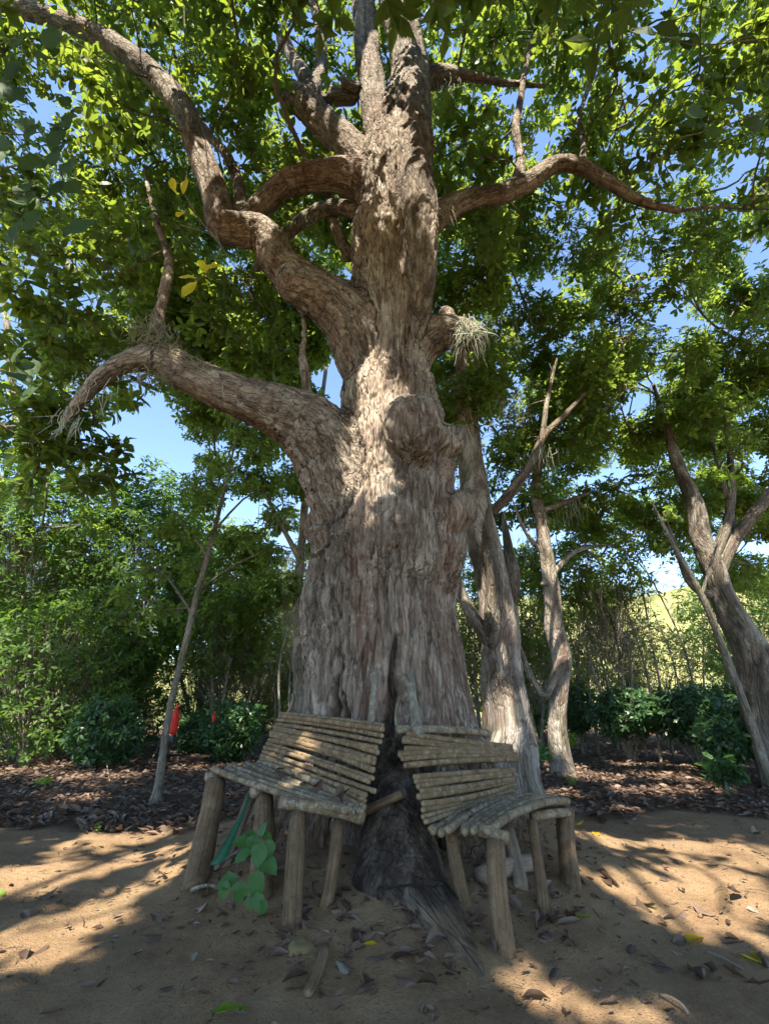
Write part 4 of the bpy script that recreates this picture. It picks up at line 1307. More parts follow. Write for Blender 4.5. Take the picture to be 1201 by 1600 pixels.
stick("leaning_stick", "pale lichened stick leaning on the trunk above the left backrest", P(576, 1146, 4.12), P(586, 1046, 4.42), 0.030, 'lichen_stick', 301)
st2 = stick("forked_stick", "thick crooked stick with a side stub standing above the right backrest", P(654, 1152, 4.12), P(640, 1052, 4.50), 0.046, 'lichen_stick', 302, taper=0.25)
link("stub", pole_mesh(P(646, 1082, 4.44), P(626, 1056, 4.40), 0.03, M['lichen_stick'], 0.005, False, 303), st2)
stick("leaning_stick", "thin pale stick standing against the dark hollow between the two backrests", P(621, 1142, 4.36), P(623, 1092, 4.42), 0.016, 'lichen_stick', 304)
stick("leaning_stick", "short broken root sticking up behind the left end of the left backrest", P(447, 1120, 5.2), P(458, 1085, 5.4), 0.022, 'dead_wood', 305)
stick("broken_branch", "short cut branch jutting from the burnt root between the benches", P(560, 1272, 4.0), P(628, 1240, 3.86), 0.036, 'post', 306, "branch", 0.2, 0.03)
stick("log", "short grey log lying under the right bench", ground_hit(752, 1384) + [0, 0, .05], ground_hit(832, 1362) + [0, 0, .06], 0.062, 'dead_wood', 307, "log", 0.0)
stick("fallen_stick", "weathered stick lying on the slope below the left bench", ground_hit(480, 1562) + [0, 0, .02], ground_hit(508, 1490) + [0, 0, .03], 0.026, 'post', 308, bow=0.006)
stick("fallen_stick", "bleached root running along the soil beside the seedling", ground_hit(335, 1365) + [0, 0, .03], ground_hit(388, 1338) + [0, 0, .08], 0.016, 'lichen_stick', 309)
stick("fallen_stick", "pale stick on the soil at the foot of the leftmost bench leg", ground_hit(298, 1396) + [0, 0, .015], ground_hit(338, 1392) + [0, 0, .02], 0.012, 'lichen_stick', 310)
stick("fallen_stick", "dark twig lying across the lit soil at lower right", ground_hit(1102, 1490) + [0, 0, .012], ground_hit(1160, 1518) + [0, 0, .01], 0.006, 'dead_wood', 311)
stick("fallen_stick", "thin twig lying on the shaded soil at bottom right", ground_hit(1030, 1560) + [0, 0, .012], ground_hit(1076, 1590) + [0, 0, .01], 0.007, 'dead_wood', 312)
stick("fallen_stick", "long pale stick lying across the leaf litter at far left", ground_hit(30, 1242) + [0, 0, .05], ground_hit(120, 1190) + [0, 0, .06], 0.02, 'lichen_stick', 313)
stick("fallen_stick", "thin bent stick standing out of the leaf litter left of the slim tree", ground_hit(172, 1222) + [0, 0, .0], ground_hit(160, 1190) + [0, 0, .35], 0.012, 'dead_wood', 314)
stick("fallen_stick", "bare stick propped in the litter beside the slim tree's foot", ground_hit(222, 1212) + [0, 0, .0], ground_hit(246, 1180) + [0, 0, .25], 0.014, 'dead_wood', 315)
stick("fallen_stick", "pale branch lying on the litter between slim tree and shrubs", ground_hit(195, 1168) + [0, 0, .06], ground_hit(240, 1170) + [0, 0, .10], 0.03, 'lichen_stick', 316)


def stone_mesh(ctr, size, seed, mat):
    bm = bmesh.new()
    bmesh.ops.create_icosphere(bm, subdivisions=3, radius=1.0)
    co = np.array([v.co[:] for v in bm.verts])
    dsp = 1 + 0.28 * fbm(co * 1.3 + seed, 3) + 0.05 * fbm(co * 6 + seed, 2)
    co = co * dsp[:, None] * np.array(size) + np.asarray(ctr)
    for v, c in zip(bm.verts, co): v.co = c
    for f in bm.faces: f.smooth = True
    me = bpy.data.meshes.new("stone")
    bm.to_mesh(me)
    bm.free()
    me.materials.append(mat)
    return me


tag(link("stone", stone_mesh(ground_hit(470, 1488) + [0, 0.03, -.03], (.085, .08, .07), 4, M['rock'])), "ochre mossy stone set in the slope below the left bench", "stone")
tag(link("stone", stone_mesh(ground_hit(940, 1310) + [0, 0, -.01], (.05, .04, .03), 9, M['rock'])), "small flat stone on the lit path right of the bench", "stone")


# ---------------------------------------------------------------- single leaves and plants
def leaf_mesh(name, L, W, mat, curl=0.15, cup=0.12, seed=0, n=7, pointed=False, var=None):
    """a single broad leaf lying along +X, midrib at y = 0"""
    rg = np.random.default_rng(seed)
    t = np.linspace(0, 1, n)
    if pointed: wd = np.sin(np.pi * np.clip(t, 0, 1) ** 0.75) ** 0.9
    else: wd = np.sin(np.pi * np.clip(t, 0, 1) ** 1.25) ** 0.8
    wd[0] = 0.03; wd[-1] = 0.03
    y = np.array([-1, -0.5, 0, 0.5, 1])
    X = np.repeat(t[:, None], 5, 1) * L
    Y = wd[:, None] * y[None] * W / 2 * (1 + 0.08 * rg.normal(0, 1, (n, 5)))
    Z = -curl * L * (t[:, None] ** 2) + cup * W * (np.abs(y)[None] ** 1.5) * wd[:, None] + 0.025 * L * rg.normal(0, 1, (n, 5)) * (np.abs(y)[None] > 0.2)
    V = np.stack([X, Y, Z], -1).reshape(-1, 3)
    i = (np.arange(n - 1)[:, None] * 5 + np.arange(4)[None]).ravel()
    return np_mesh(name, V, [np.stack([i, i + 1, i + 6, i + 5], 1)], mat, {"var": np.full(len(V), rg.uniform(0.2, 0.8) if var is None else var)})


def place(o, loc, d, nrm):
    """x axis of the object along d, z axis near nrm"""
    d = Vector(d).normalized()
    nrm = Vector(nrm)
    s = nrm.cross(d).normalized()
    nn = d.cross(s)
    mtx = Matrix((d, s, nn)).transposed().to_4x4()
    mtx.translation = Vector([float(c) for c in loc])
    o.matrix_world = mtx
    return o


def attach(o, parent):
    mw = o.matrix_basis.copy()
    o.parent = parent
    o.matrix_parent_inverse = Matrix.Translation(-Vector(parent.location))
    o.matrix_basis = mw


def leafy_plant(name, label, cat, base, stems, leaves, leafmat, stemmat, sr=0.006, group=None, pointed=True, wr=0.6, seed=0):
    """stems: list of point lists; leaves: (px, py, Y, length, angle in the picture plane, tilt)"""
    rg = np.random.default_rng(seed)
    t = empty(name, base, label, cat, group)
    for s_ in stems:
        g = Geo()
        C = catmull(s_, 10)
        V0 = g.tube(C, np.linspace(sr, sr * 0.5, 10), 6)
        g.A["bc"] = [g.V[0]]; g.A["plate"] = [np.full(len(V0), .5)]; g.A["char"] = [np.zeros(len(V0))]
        link("stem", g.mesh("stem", M[stemmat]), t)
    for k, (x, y, Y, L, ang, tilt) in enumerate(leaves):
        p = P(x, y, Y)
        a = math.radians(ang)
        d = np.array([math.cos(a), -0.25 + rg.normal(0, .15), -math.sin(a)])
        nr = np.array([rg.normal(0, .2), -math.cos(math.radians(tilt)), math.sin(math.radians(tilt))])
        o = bpy.data.objects.new("leaf", leaf_mesh("leaf", L, L * wr, M[leafmat], 0.16, 0.10, seed * 31 + k, 9, pointed))
        COL.objects.link(o)
        dn = unit(d)
        place(o, p - dn * L * 0.5, d, nr)
        attach(o, t)
    return t


gs = ground_hit(385, 1410)
leafy_plant("seedling", "green seedling with heart shaped leaves growing in front of the left bench legs", "plant", gs,
            [[gs, P(372, 1380, 3.42), P(372, 1345, 3.45), P(398, 1318, 3.45), P(412, 1300, 3.45)], [P(372, 1380, 3.42), P(355, 1382, 3.36), P(345, 1376, 3.3)], [gs, P(392, 1400, 3.34), P(402, 1382, 3.3)]],
            [(410, 1296, 3.42, .09, -70, 45), (392, 1303, 3.44, .075, 200, 60), (378, 1315, 3.40, .115, 185, 45), (404, 1336, 3.34, .135, 85, 35), (394, 1320, 3.40, .115, 100, 50), (421, 1326, 3.40, .105, 65, 40), (421, 1352, 3.34, .125, 35, 50), (378, 1337, 3.36, .105, 150, 45), (400, 1385, 3.22, .15, 88, 25), (374, 1395, 3.24, .115, 95, 30), (354, 1378, 3.26, .125, 165, 55), (350, 1392, 3.24, .10, 110, 40), (404, 1410, 3.20, .10, 70, 30), (410, 1418, 3.2, .08, 110, 30), (390, 1412, 3.2, .07, 60, 30), (416, 1306, 3.44, .08, 10, 40)],
            'leaf_seedling', 'bark_thin', .006, seed=3, wr=.72)
gb = Geo()
Cb = catmull([P(394, 1232, 4.5), P(380, 1268, 4.3), P(362, 1305, 4.15), P(348, 1332, 4.05), P(338, 1350, 4.0)], 14)
wdt = np.interp(np.linspace(0, 1, 14), [0, .3, .7, .92, 1], [.010, .022, .062, .075, .03])
sd = np.array([0.86, -0.35, 0.4])
Vb = np.concatenate([Cb - sd * wdt[:, None], Cb + np.array([0, -.014, -.006]), Cb + sd * wdt[:, None]])
ii = np.arange(13)
gb.add(Vb, np.concatenate([np.stack([ii, ii + 1, ii + 15, ii + 14], 1), np.stack([ii + 14, ii + 15, ii + 29, ii + 28], 1)]))
bl = link("green_blade", gb.mesh("green_blade", M['greenblade']))
so = bl.modifiers.new("t", 'SOLIDIFY'); so.thickness = 0.004
tag(bl, "long dark green leaf blade leaning under the left bench seat", "leaf blade")

# sprig with yellow leaves hanging in front of the left limbs
sY = 3.3
leafy_plant("yellow_sprig", "bare hanging twig with two bunches of yellow leaves left of the trunk", "twig", P(290, 100, sY),
            [[P(286, -60, 4.2), P(290, 100, 3.5), P(292, 170, 3.4), P(296, 240, sY), P(287, 300, sY)], [P(287, 300, sY), P(310, 340, sY), P(345, 384, sY), P(375, 430, sY + .1)], [P(283, 352, sY), P(312, 360, sY), P(335, 368, sY)],
             [P(345, 384, sY), P(330, 345, sY), P(322, 335, sY)], [P(345, 384, sY), P(330, 420, sY), P(312, 436, sY)], [P(375, 430, sY + .1), P(395, 470, sY + .2), P(370, 465, sY + .2)]],
            [(270, 288, sY, .17, 250, 20), (288, 290, sY - .05, .19, -80, 30), (282, 332, sY, .19, 88, 15), (318, 416, sY, .16, -110, 20), (330, 416, sY - .05, .18, -30, 30), (293, 432, sY, .17, 185, 20), (296, 450, sY - .05, .21, 120, 15)],
            'leaf_yellow', 'bark_thin', .007, pointed=False, wr=.5, seed=8)
# dark near leaves hanging in from the left
rn = np.random.default_rng(91)
nl = []
for (cx, cy, Y, k, sp) in ((18, 60, 1.5, 8, 42), (45, 205, 1.75, 8, 38), (60, 205, 1.8, 5, 28), (30, 265, 1.7, 8, 45), (70, 320, 1.85, 6, 35), (15, 330, 1.7, 5, 40), (40, 590, 2.6, 5, 28), (30, 570, 2.7, 4, 22), (8, 140, 1.6, 4, 30)):
    for j in range(k):
        nl.append((cx + rn.normal(0, sp), cy + rn.normal(0, sp * .75), Y + rn.normal(0, .12), rn.uniform(.14, .22), rn.uniform(20, 130), rn.uniform(-50, 60)))
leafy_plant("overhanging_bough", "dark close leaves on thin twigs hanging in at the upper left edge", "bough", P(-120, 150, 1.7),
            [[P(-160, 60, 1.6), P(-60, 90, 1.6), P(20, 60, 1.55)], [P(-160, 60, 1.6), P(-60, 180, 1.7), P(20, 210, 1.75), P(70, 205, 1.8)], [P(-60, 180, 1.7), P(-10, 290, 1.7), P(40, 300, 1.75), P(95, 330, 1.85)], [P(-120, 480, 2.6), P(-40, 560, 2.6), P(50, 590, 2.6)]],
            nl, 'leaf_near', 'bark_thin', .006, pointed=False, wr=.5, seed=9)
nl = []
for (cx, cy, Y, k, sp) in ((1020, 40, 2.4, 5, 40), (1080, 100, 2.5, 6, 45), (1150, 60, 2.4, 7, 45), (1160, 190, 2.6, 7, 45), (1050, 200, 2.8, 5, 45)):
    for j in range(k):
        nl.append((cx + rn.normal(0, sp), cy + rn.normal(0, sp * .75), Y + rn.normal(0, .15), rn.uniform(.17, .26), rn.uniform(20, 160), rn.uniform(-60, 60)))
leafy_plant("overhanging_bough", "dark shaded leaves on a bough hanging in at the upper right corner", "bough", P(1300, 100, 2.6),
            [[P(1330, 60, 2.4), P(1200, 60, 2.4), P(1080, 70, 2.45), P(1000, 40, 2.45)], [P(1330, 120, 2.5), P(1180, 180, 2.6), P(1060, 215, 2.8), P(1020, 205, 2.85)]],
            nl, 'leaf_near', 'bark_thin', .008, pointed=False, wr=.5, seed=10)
leafy_plant("hanging_sprig", "bright green sprig hanging beside the stem at the top of the photo", "twig", P(672, -40, 3.2),
            [[P(690, -90, 3.3), P(678, -10, 3.2), P(668, 50, 3.2)]],
            [(666, 62, 3.2, .15, 80, 10), (690, 20, 3.2, .14, 70, 10), (668, 15, 3.2, .12, 100, 30), (696, 5, 3.2, .14, 60, 20), (655, 5, 3.2, .12, 120, 20)], 'leaf_lime', 'bark_thin', .005, pointed=False, wr=.42, seed=11)


# ---------------------------------------------------------------- air plants and lichen on the giant tree
def tuft(name, label, centres, nbl, L, mat, up=0.6, droop=0.1, w=0.012, seed=0, spread=0.10):
    rg = np.random.default_rng(seed)
    g = Geo()
    for c in centres:
        for k in range(nbl):
            d = unit(np.array([rg.normal(0, .8), rg.normal(0, .8), rg.normal(up, .5)]))
            l = L * rg.uniform(.5, 1.15)
            b = np.asarray(c) + rg.normal(0, spread, 3) * np.array([1, 1, .45])
            m = b + d * l * .55
            m = m + rg.normal(0, .12, 3) * l
            e = b + d * l * .9 + rg.normal(0, .2, 3) * l + np.array([0, 0, -droop * l])
            C = catmull([b, m, e], 5)
            g.tube(C, np.array([1, .9, .7, .4, .1]) * w * .5, 3, False)
    o = link(name, g.mesh(name, M[mat]))
    return tag(o, label, "air plant")


tuft("air_plant", "spiky grey air plant clump on the bend of the big left limb", [P(232, 522, 4.3), P(250, 530, 4.3), P(215, 532, 4.35), P(240, 545, 4.2)], 55, 0.24, 'airplant', .6, .1, .014, 1)
tuft("air_plant", "small air plant tuft farther along the big left limb, nearer the trunk", [P(300, 570, 4.3), P(318, 582, 4.3), P(285, 562, 4.3)], 36, 0.17, 'airplant', .4, .3, .012, 2, .07)
tuft("air_plant", "air plant hanging below the bend of the big left limb", [P(235, 590, 4.2), P(215, 585, 4.25), P(255, 588, 4.25)], 30, 0.14, 'airplant', -.4, .5, .011, 3, .07)
tuft("air_plant", "pale stringy cactus trailing from the short stub right of the trunk", [P(728, 518, 4.75), P(738, 524, 4.75), P(722, 510, 4.8), P(742, 516, 4.8)], 30, 0.26, 'lichen', -.1, .9, .013, 4, .05)
tuft("air_plant", "few pale strings hanging where the long right limb leaves the trunk", [P(686, 330, 4.7)], 14, 0.3, 'lichen', -.2, 1.0, .014, 5, .03)

# ---------------------------------------------------------------- shrubs and undergrowth
def shrub(name, label, px, py, h, w, n, leafmat, L, seed, cat="shrub", group=None, base=None, nleaf=6, W=0.8, stems=5, flat=0.9, barkm='bark_thin', carve=True, s_up=(0.25, 1.0)):
    rg = np.random.default_rng(seed)
    b = ground_hit(px, py) if base is None else np.array(base, float)
    b[2] = float(ground_z(b[0], b[1]))
    t = empty(name, b, label, cat, group)
    gs_, gl = Geo(), Geo()
    cl = []
    for k in range(stems):
        a = rg.uniform(0, 6.28)
        top = b + np.array([math.cos(a) * w * .32, math.sin(a) * w * .32, h * rg.uniform(.6, .95)])
        mid = b + (top - b) * .5 + rg.normal(0, .05, 3) * h
        C = catmull([b + rg.normal(0, .03, 3) * np.array([1, 1, 0]), mid, top], 9)
        g = Geo()
        bark_tube(g, C, np.linspace(.010 * h + .004, .004, 9), 6, 0.15, seed + k, .1)
        link("stem", g.mesh("stem", M[barkm]), t)
    d = unit(rg.normal(0, 1, (n, 3)))
    rr = rg.uniform(.35, 1, (n, 1)) ** .5
    ctr = b + np.array([0, 0, h * (s_up[0] + s_up[1]) / 2])
    # uneven outline: lobes
    lob = 1 + 0.35 * fbm(d * 1.8 + seed, 2)[:, None]
    pos = ctr + d * rr * lob * np.array([w / 2, w / 2, h * (s_up[1] - s_up[0]) / 2 * flat * 1.05])
    pos = pos[pos[:, 2] > b[2] + .05]
    if carve: pass
    ax = unit(d[:len(pos)] * .5 + np.array([0, 0, .6]) + rg.normal(0, .35, (len(pos), 3)))
    rosettes(gl, pos, ax, nleaf, L, W, LO if depth(b) < 13 else FAR, 50, 115, rg, .35)
    o = link("foliage", gl.mesh("foliage", M[leafmat], smooth_shade=False), t)
    tag(o, kind="stuff")
    gt = Geo()
    sel = rg.random(len(pos)) < .35
    src = b + (pos[sel] - b) * np.array([.35, .35, .55])
    twigs_into(gt, src, pos[sel], .008, .003, .0, rg)
    o = link("twigs", gt.mesh("twigs", M[barkm]), t)
    tag(o, kind="stuff")
    return t


# left undergrowth, near to far
G1 = "undergrowth left of the bench"
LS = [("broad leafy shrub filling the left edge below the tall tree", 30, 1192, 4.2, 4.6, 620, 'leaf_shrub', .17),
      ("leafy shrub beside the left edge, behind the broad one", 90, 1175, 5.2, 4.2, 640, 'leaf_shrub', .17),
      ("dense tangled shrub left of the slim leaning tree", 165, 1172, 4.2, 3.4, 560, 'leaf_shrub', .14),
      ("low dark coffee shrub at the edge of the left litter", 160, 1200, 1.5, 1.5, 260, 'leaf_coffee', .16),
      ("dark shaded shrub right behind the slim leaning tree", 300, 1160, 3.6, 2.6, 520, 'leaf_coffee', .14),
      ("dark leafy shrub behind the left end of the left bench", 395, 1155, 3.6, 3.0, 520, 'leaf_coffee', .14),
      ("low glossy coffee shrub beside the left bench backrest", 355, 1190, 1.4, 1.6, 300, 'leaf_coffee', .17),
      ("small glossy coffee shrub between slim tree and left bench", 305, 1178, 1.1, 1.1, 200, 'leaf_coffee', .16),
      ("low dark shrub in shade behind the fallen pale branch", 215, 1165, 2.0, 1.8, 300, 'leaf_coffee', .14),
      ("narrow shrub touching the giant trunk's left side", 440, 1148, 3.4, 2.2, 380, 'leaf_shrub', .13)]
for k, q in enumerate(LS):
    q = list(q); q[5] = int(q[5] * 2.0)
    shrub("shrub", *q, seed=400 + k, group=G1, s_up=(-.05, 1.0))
# taller bush mass behind on the left, lit by the sun
BT = [("sunlit round tree crown rising above the shrubs at far left", -11.5, 15, 9.2, 6.0, 900, 'leaf_shrub', .26, (.15, 1)),
      ("tall bright bush tree with domed crown left of the sky gap", -8.6, 16.5, 9.6, 5.4, 900, 'leaf_shrub', .26, (.15, 1)),
      ("feathery dark tree standing in the gap left of the slim tree", -7.6, 21, 9.6, 5.5, 700, 'leaf_back', .24, (.35, 1)),
      ("yellowish sunlit tree far behind the slim tree", -5.4, 23, 7.5, 5.0, 650, 'leaf_pale', .24, (.2, 1)),
      ("pale sunlit tree just left of the giant trunk, far behind", -3.2, 25, 9.5, 5.0, 700, 'leaf_pale', .24, (.25, 1)),
      ("dry yellow-green bush far behind the left bench", -2.9, 19, 5.0, 3.6, 460, 'leaf_pale', .18, (.05, 1)),
      ("dark upright tree half hidden behind the left bench shrubs", -4.6, 14.5, 6.0, 3.2, 520, 'leaf_back', .18, (.3, 1)),
      ("green tree far behind at the left edge of the photo", -17, 22, 10, 7.0, 700, 'leaf_shrub', .3, (.1, 1))]
for k, (lb_, x, y, h, w, n, mt, L, su) in enumerate(BT):
    shrub("bush_tree", lb_, 0, 0, h, w, int(n * 2.6), mt, L, 440 + k, "tree", "trees behind the left undergrowth", (x, y, 0), 7, .8, 4, 1.0, s_up=su)
# right: coffee row
RS = [("glossy coffee shrub behind the small bright sapling", 912, 1178, 1.9, 1.1, 330, .17),
      ("large glossy coffee shrub in the middle of the right row", 990, 1190, 1.75, 1.8, 460, .18),
      ("low coffee shrub between the two larger right ones", 1045, 1170, 1.6, 1.7, 420, .17),
      ("dark coffee shrub in front of the leaning right tree", 1090, 1195, 1.8, 1.9, 480, .18),
      ("coffee shrub at the right edge by the thin pole tree", 1175, 1190, 1.9, 1.8, 460, .18),
      ("small coffee shrub behind the slim sunlit tree", 845, 1152, 1.8, 1.8, 330, .16),
      ("far coffee shrub left of the right leaning tree's foot", 1120, 1160, 1.9, 2.0, 400, .17),
      ("far coffee shrub behind the middle of the right row", 965, 1152, 1.7, 2.0, 360, .16),
      ("low coffee shrub close to the right edge of the litter", 1150, 1222, 1.1, 1.0, 210, .18),
      ("coffee shrub partly cut by the right edge", 1215, 1215, 1.6, 1.5, 330, .18),
      ("far shaded coffee shrub between the fluted tree and slim tree", 835, 1140, 1.9, 1.9, 300, .16)]
for k, (lb_, x, y, h, w, n, L) in enumerate(RS):
    shrub("coffee_shrub", lb_, x, y, h, w, n, 'leaf_coffee', L, 500 + k, group="coffee shrubs right of the giant tree", W=.85)
shrub("sapling", "small bright green sapling in sunlight beside the coffee shrubs", 886, 1188, .62, .55, 34, 'leaf_lime', .15, 520, "sapling", nleaf=6, stems=2, s_up=(.5, 1))
shrub("sapling", "little green sapling standing just behind the right bench seat", 843, 1218, .62, .5, 28, 'leaf_seedling', .14, 521, "sapling", nleaf=6, stems=2, s_up=(.45, 1))
shrub("sapling", "drooping dark sapling at the edge of the right litter", 1140, 1250, .55, .5, 26, 'leaf_coffee', .2, 522, "sapling", nleaf=6, stems=2, s_up=(.4, 1))
shrub("seedling", "tiny bright seedling among the dry leaves at far left", 68, 1228, .12, .35, 10, 'leaf_lime', .09, 523, "seedling", nleaf=5, stems=2, s_up=(.3, 1))
shrub("seedling", "tiny pale seedling on the bare soil edge left of the bench", 148, 1302, .08, .14, 6, 'leaf_lime', .05, 524, "seedling", nleaf=5, stems=2, s_up=(.3, 1))
shrub("seedling", "tiny seedling on the litter behind the right bench", 890, 1228, .12, .2, 7, 'leaf_lime', .07, 525, "seedling", nleaf=5, stems=2, s_up=(.3, 1))
# thin understorey trees on the right, before the dry slope
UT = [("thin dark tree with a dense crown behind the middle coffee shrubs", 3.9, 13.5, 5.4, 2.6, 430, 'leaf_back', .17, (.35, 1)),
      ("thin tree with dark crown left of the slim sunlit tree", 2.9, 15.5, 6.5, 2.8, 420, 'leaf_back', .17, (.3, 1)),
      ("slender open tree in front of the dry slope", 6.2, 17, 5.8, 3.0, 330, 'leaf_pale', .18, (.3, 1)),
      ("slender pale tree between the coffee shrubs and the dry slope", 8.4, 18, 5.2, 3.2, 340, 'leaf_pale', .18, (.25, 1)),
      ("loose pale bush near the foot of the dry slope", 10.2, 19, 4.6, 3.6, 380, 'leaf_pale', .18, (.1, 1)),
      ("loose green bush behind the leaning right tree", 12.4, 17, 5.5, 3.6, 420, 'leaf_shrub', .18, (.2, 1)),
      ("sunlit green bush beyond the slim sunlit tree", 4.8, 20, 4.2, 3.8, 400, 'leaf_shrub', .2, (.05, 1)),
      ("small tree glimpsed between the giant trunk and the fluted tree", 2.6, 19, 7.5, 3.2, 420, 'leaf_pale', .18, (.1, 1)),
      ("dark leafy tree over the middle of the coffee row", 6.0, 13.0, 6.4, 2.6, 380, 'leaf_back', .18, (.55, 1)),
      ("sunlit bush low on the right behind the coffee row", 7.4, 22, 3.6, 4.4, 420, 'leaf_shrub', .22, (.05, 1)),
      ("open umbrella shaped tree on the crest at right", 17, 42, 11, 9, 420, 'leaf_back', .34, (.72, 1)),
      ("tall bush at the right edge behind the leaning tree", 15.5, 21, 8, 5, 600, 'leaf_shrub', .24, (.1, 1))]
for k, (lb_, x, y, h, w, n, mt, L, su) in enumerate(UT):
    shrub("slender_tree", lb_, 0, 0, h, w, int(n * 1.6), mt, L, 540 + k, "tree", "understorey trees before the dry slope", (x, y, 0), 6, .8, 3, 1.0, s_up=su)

# scrub on the far slope: one mass
rg = np.random.default_rng(77)
gl, gt = Geo(), Geo()
n = 650
hx = rg.uniform(-95, 95, n)
hy = rg.uniform(26, 135, n)
ok = np.abs(hx) < 12 + hy * 0.9
hx, hy = hx[ok], hy[ok]
hz = ground_z(hx, hy)
hh = rg.uniform(1.2, 4.2, len(hx)) * (1 + 0.5 * (fbm(np.stack([hx, hy, 0 * hx], 1) * .05, 2)))
for x, y, z, h in zip(hx, hy, hz, hh):
    k = 26
    d = unit(rg.normal(0, 1, (k, 3)))
    pos = np.array([x, y, z + h * .62]) + d * np.array([h * .42, h * .42, h * .4])
    rosettes(gl, pos, unit(d + [0, 0, .5]), 3, .30 * h ** .5, .9, FAR, 40, 110, rg, .4)
A = np.stack([hx, hy, hz], 1)
twigs_into(gt, A, A + np.stack([rg.normal(0, .3, len(hx)), rg.normal(0, .3, len(hx)), hh], 1), .05, .015, 0, rg)
o = link("hillside_scrub", gl.mesh("hillside_scrub", M['leaf_pale'], smooth_shade=False))
tag(o, "dry yellow-green scrub covering the far slope", kind="stuff")
o = link("hillside_stems", gt.mesh("hillside_stems", M['bark_thin']))
tag(o, "thin bare stems standing in the far slope's scrub", kind="stuff")

# bare pole saplings against the slope
rg = np.random.default_rng(83)
for k in range(16):
    px = [930, 952, 975, 1003, 1022, 1043, 1065, 1088, 410, 428, 445, 820, 905, 960, 1110, 455][k]
    Y = rg.uniform(12, 19)
    b = P(px, 1140, Y)
    b[2] = float(ground_z(b[0], b[1]))
    h = rg.uniform(3, 5.5)
    g = Geo()
    C, R = bark_tube(g, [b, b + [rg.normal(0, .15), 0, h * .5], b + [rg.normal(0, .4), 0, h]], [.035, .028, .012], 7, .3, k, .1)
    t = empty("bare_sapling", b, *(("thin sapling just left of the giant trunk, behind the left bench", "sapling", "thin saplings left of the giant trunk") if px < 500 else ("thin nearly bare sapling standing before the dry slope at right", "sapling", "bare saplings before the dry slope")))
    link("stem", g.mesh("stem", M['bark_thin']), t)
    g = Geo()
    src = C[rg.integers(len(C) // 3, len(C), 14)]
    tgt = src + np.stack([rg.normal(0, .5, 14), rg.normal(0, .4, 14), rg.uniform(.1, .7, 14)], 1)
    twigs_into(g, src, tgt, .010, .004, -.05, rg)
    o = link("twigs", g.mesh("twigs", M['bark_thin']), t)
    tag(o, kind="stuff")
    g = Geo()
    tg = np.repeat(tgt, 3, 0) + rg.normal(0, .12, (42, 3))
    rosettes(g, tg, rg.normal(0, .4, (42, 3)) + [0, 0, .6], 4, .15, .8, LO, 50, 110, rg)
    o = link("foliage", g.mesh("foliage", M['leaf_pale'], smooth_shade=False), t)
    tag(o, kind="stuff")

# red bags hanging in the undergrowth
def bag(label, px, py, Y, w, h, seed):
    c = P(px, py, Y)
    bm = bmesh.new()
    bmesh.ops.create_uvsphere(bm, u_segments=14, v_segments=12, radius=1)
    co = np.array([v.co[:] for v in bm.verts])
    r = np.hypot(co[:, 0], co[:, 1])
    prof = np.interp(co[:, 2], [-1, -.92, 0, .85, 1], [.0, .85, 1.0, .85, .1])
    ang = np.arctan2(co[:, 1], co[:, 0])
    x = np.cos(ang) * prof * w / 2 * (1 + .16 * np.sin(5 * ang + co[:, 2] * 4))
    y = np.sin(ang) * prof * w / 2.6 * (1 + .16 * np.cos(7 * ang + seed))
    V = np.stack([x, y, co[:, 2] * h / 2], 1) + c + .012 * np.stack([fbm(co * 3 + seed, 2), fbm(co * 3 + 9, 2), fbm(co * 3, 2)], 1)
    for v, q in zip(bm.verts, V): v.co = q
    for f in bm.faces: f.smooth = True
    me = bpy.data.meshes.new("bag")
    bm.to_mesh(me); bm.free()
    me.materials.append(M['red'])
    o = link("red_bag", me)
    tag(o, label, "bag")
    # knotted neck
    g = Geo()
    g.tube(catmull([c + [0, 0, h * .46], c + [0.01, 0, h * .6], c + [0.0, 0.01, h * .72]], 5), [.018, .010, .014, .02, .012], 7)
    link("knot", g.mesh("knot", M['red']), o)


bag("bright red plastic bag hanging beside the slim leaning tree", 273, 1128, 8.3, .12, .38, 2)
bag("smaller red bag deep in the shrubs left of the bench", 334, 1122, 8.6, .05, .12, 6)

# ---------------------------------------------------------------- dry leaves
protos = []
rg = np.random.default_rng(60)
for k in range(10):
    protos.append(leaf_mesh("dry_leaf", 1.0, rg.uniform(.34, .52), M['litter'], rg.uniform(-.25, .35), rg.uniform(.15, .75), 600 + k, 6, k % 3 == 0, 0.0))


def lay(o, p, L, rg, tilt=.35):
    a = rg.uniform(0, 6.28)
    d = np.array([math.cos(a), math.sin(a), rg.normal(0, tilt * .5)])
    nr = np.array([rg.normal(0, tilt), rg.normal(0, tilt), 1.0 if rg.random() < .6 else -1.0])
    place(o, p, d, nr)
    o.scale = (L, L, L)


def fallen(px, py, L, label, group, mesh=None, lift=.012, p=None, flip=.6):
    q = ground_hit(px, py) if p is None else np.asarray(p, float)
    o = bpy.data.objects.new("fallen_leaf", mesh or protos[int(rg.integers(0, len(protos)))])
    COL.objects.link(o)
    lay(o, q + [0, 0, lift], L, rg)
    return tag(o, label, "leaf", group)


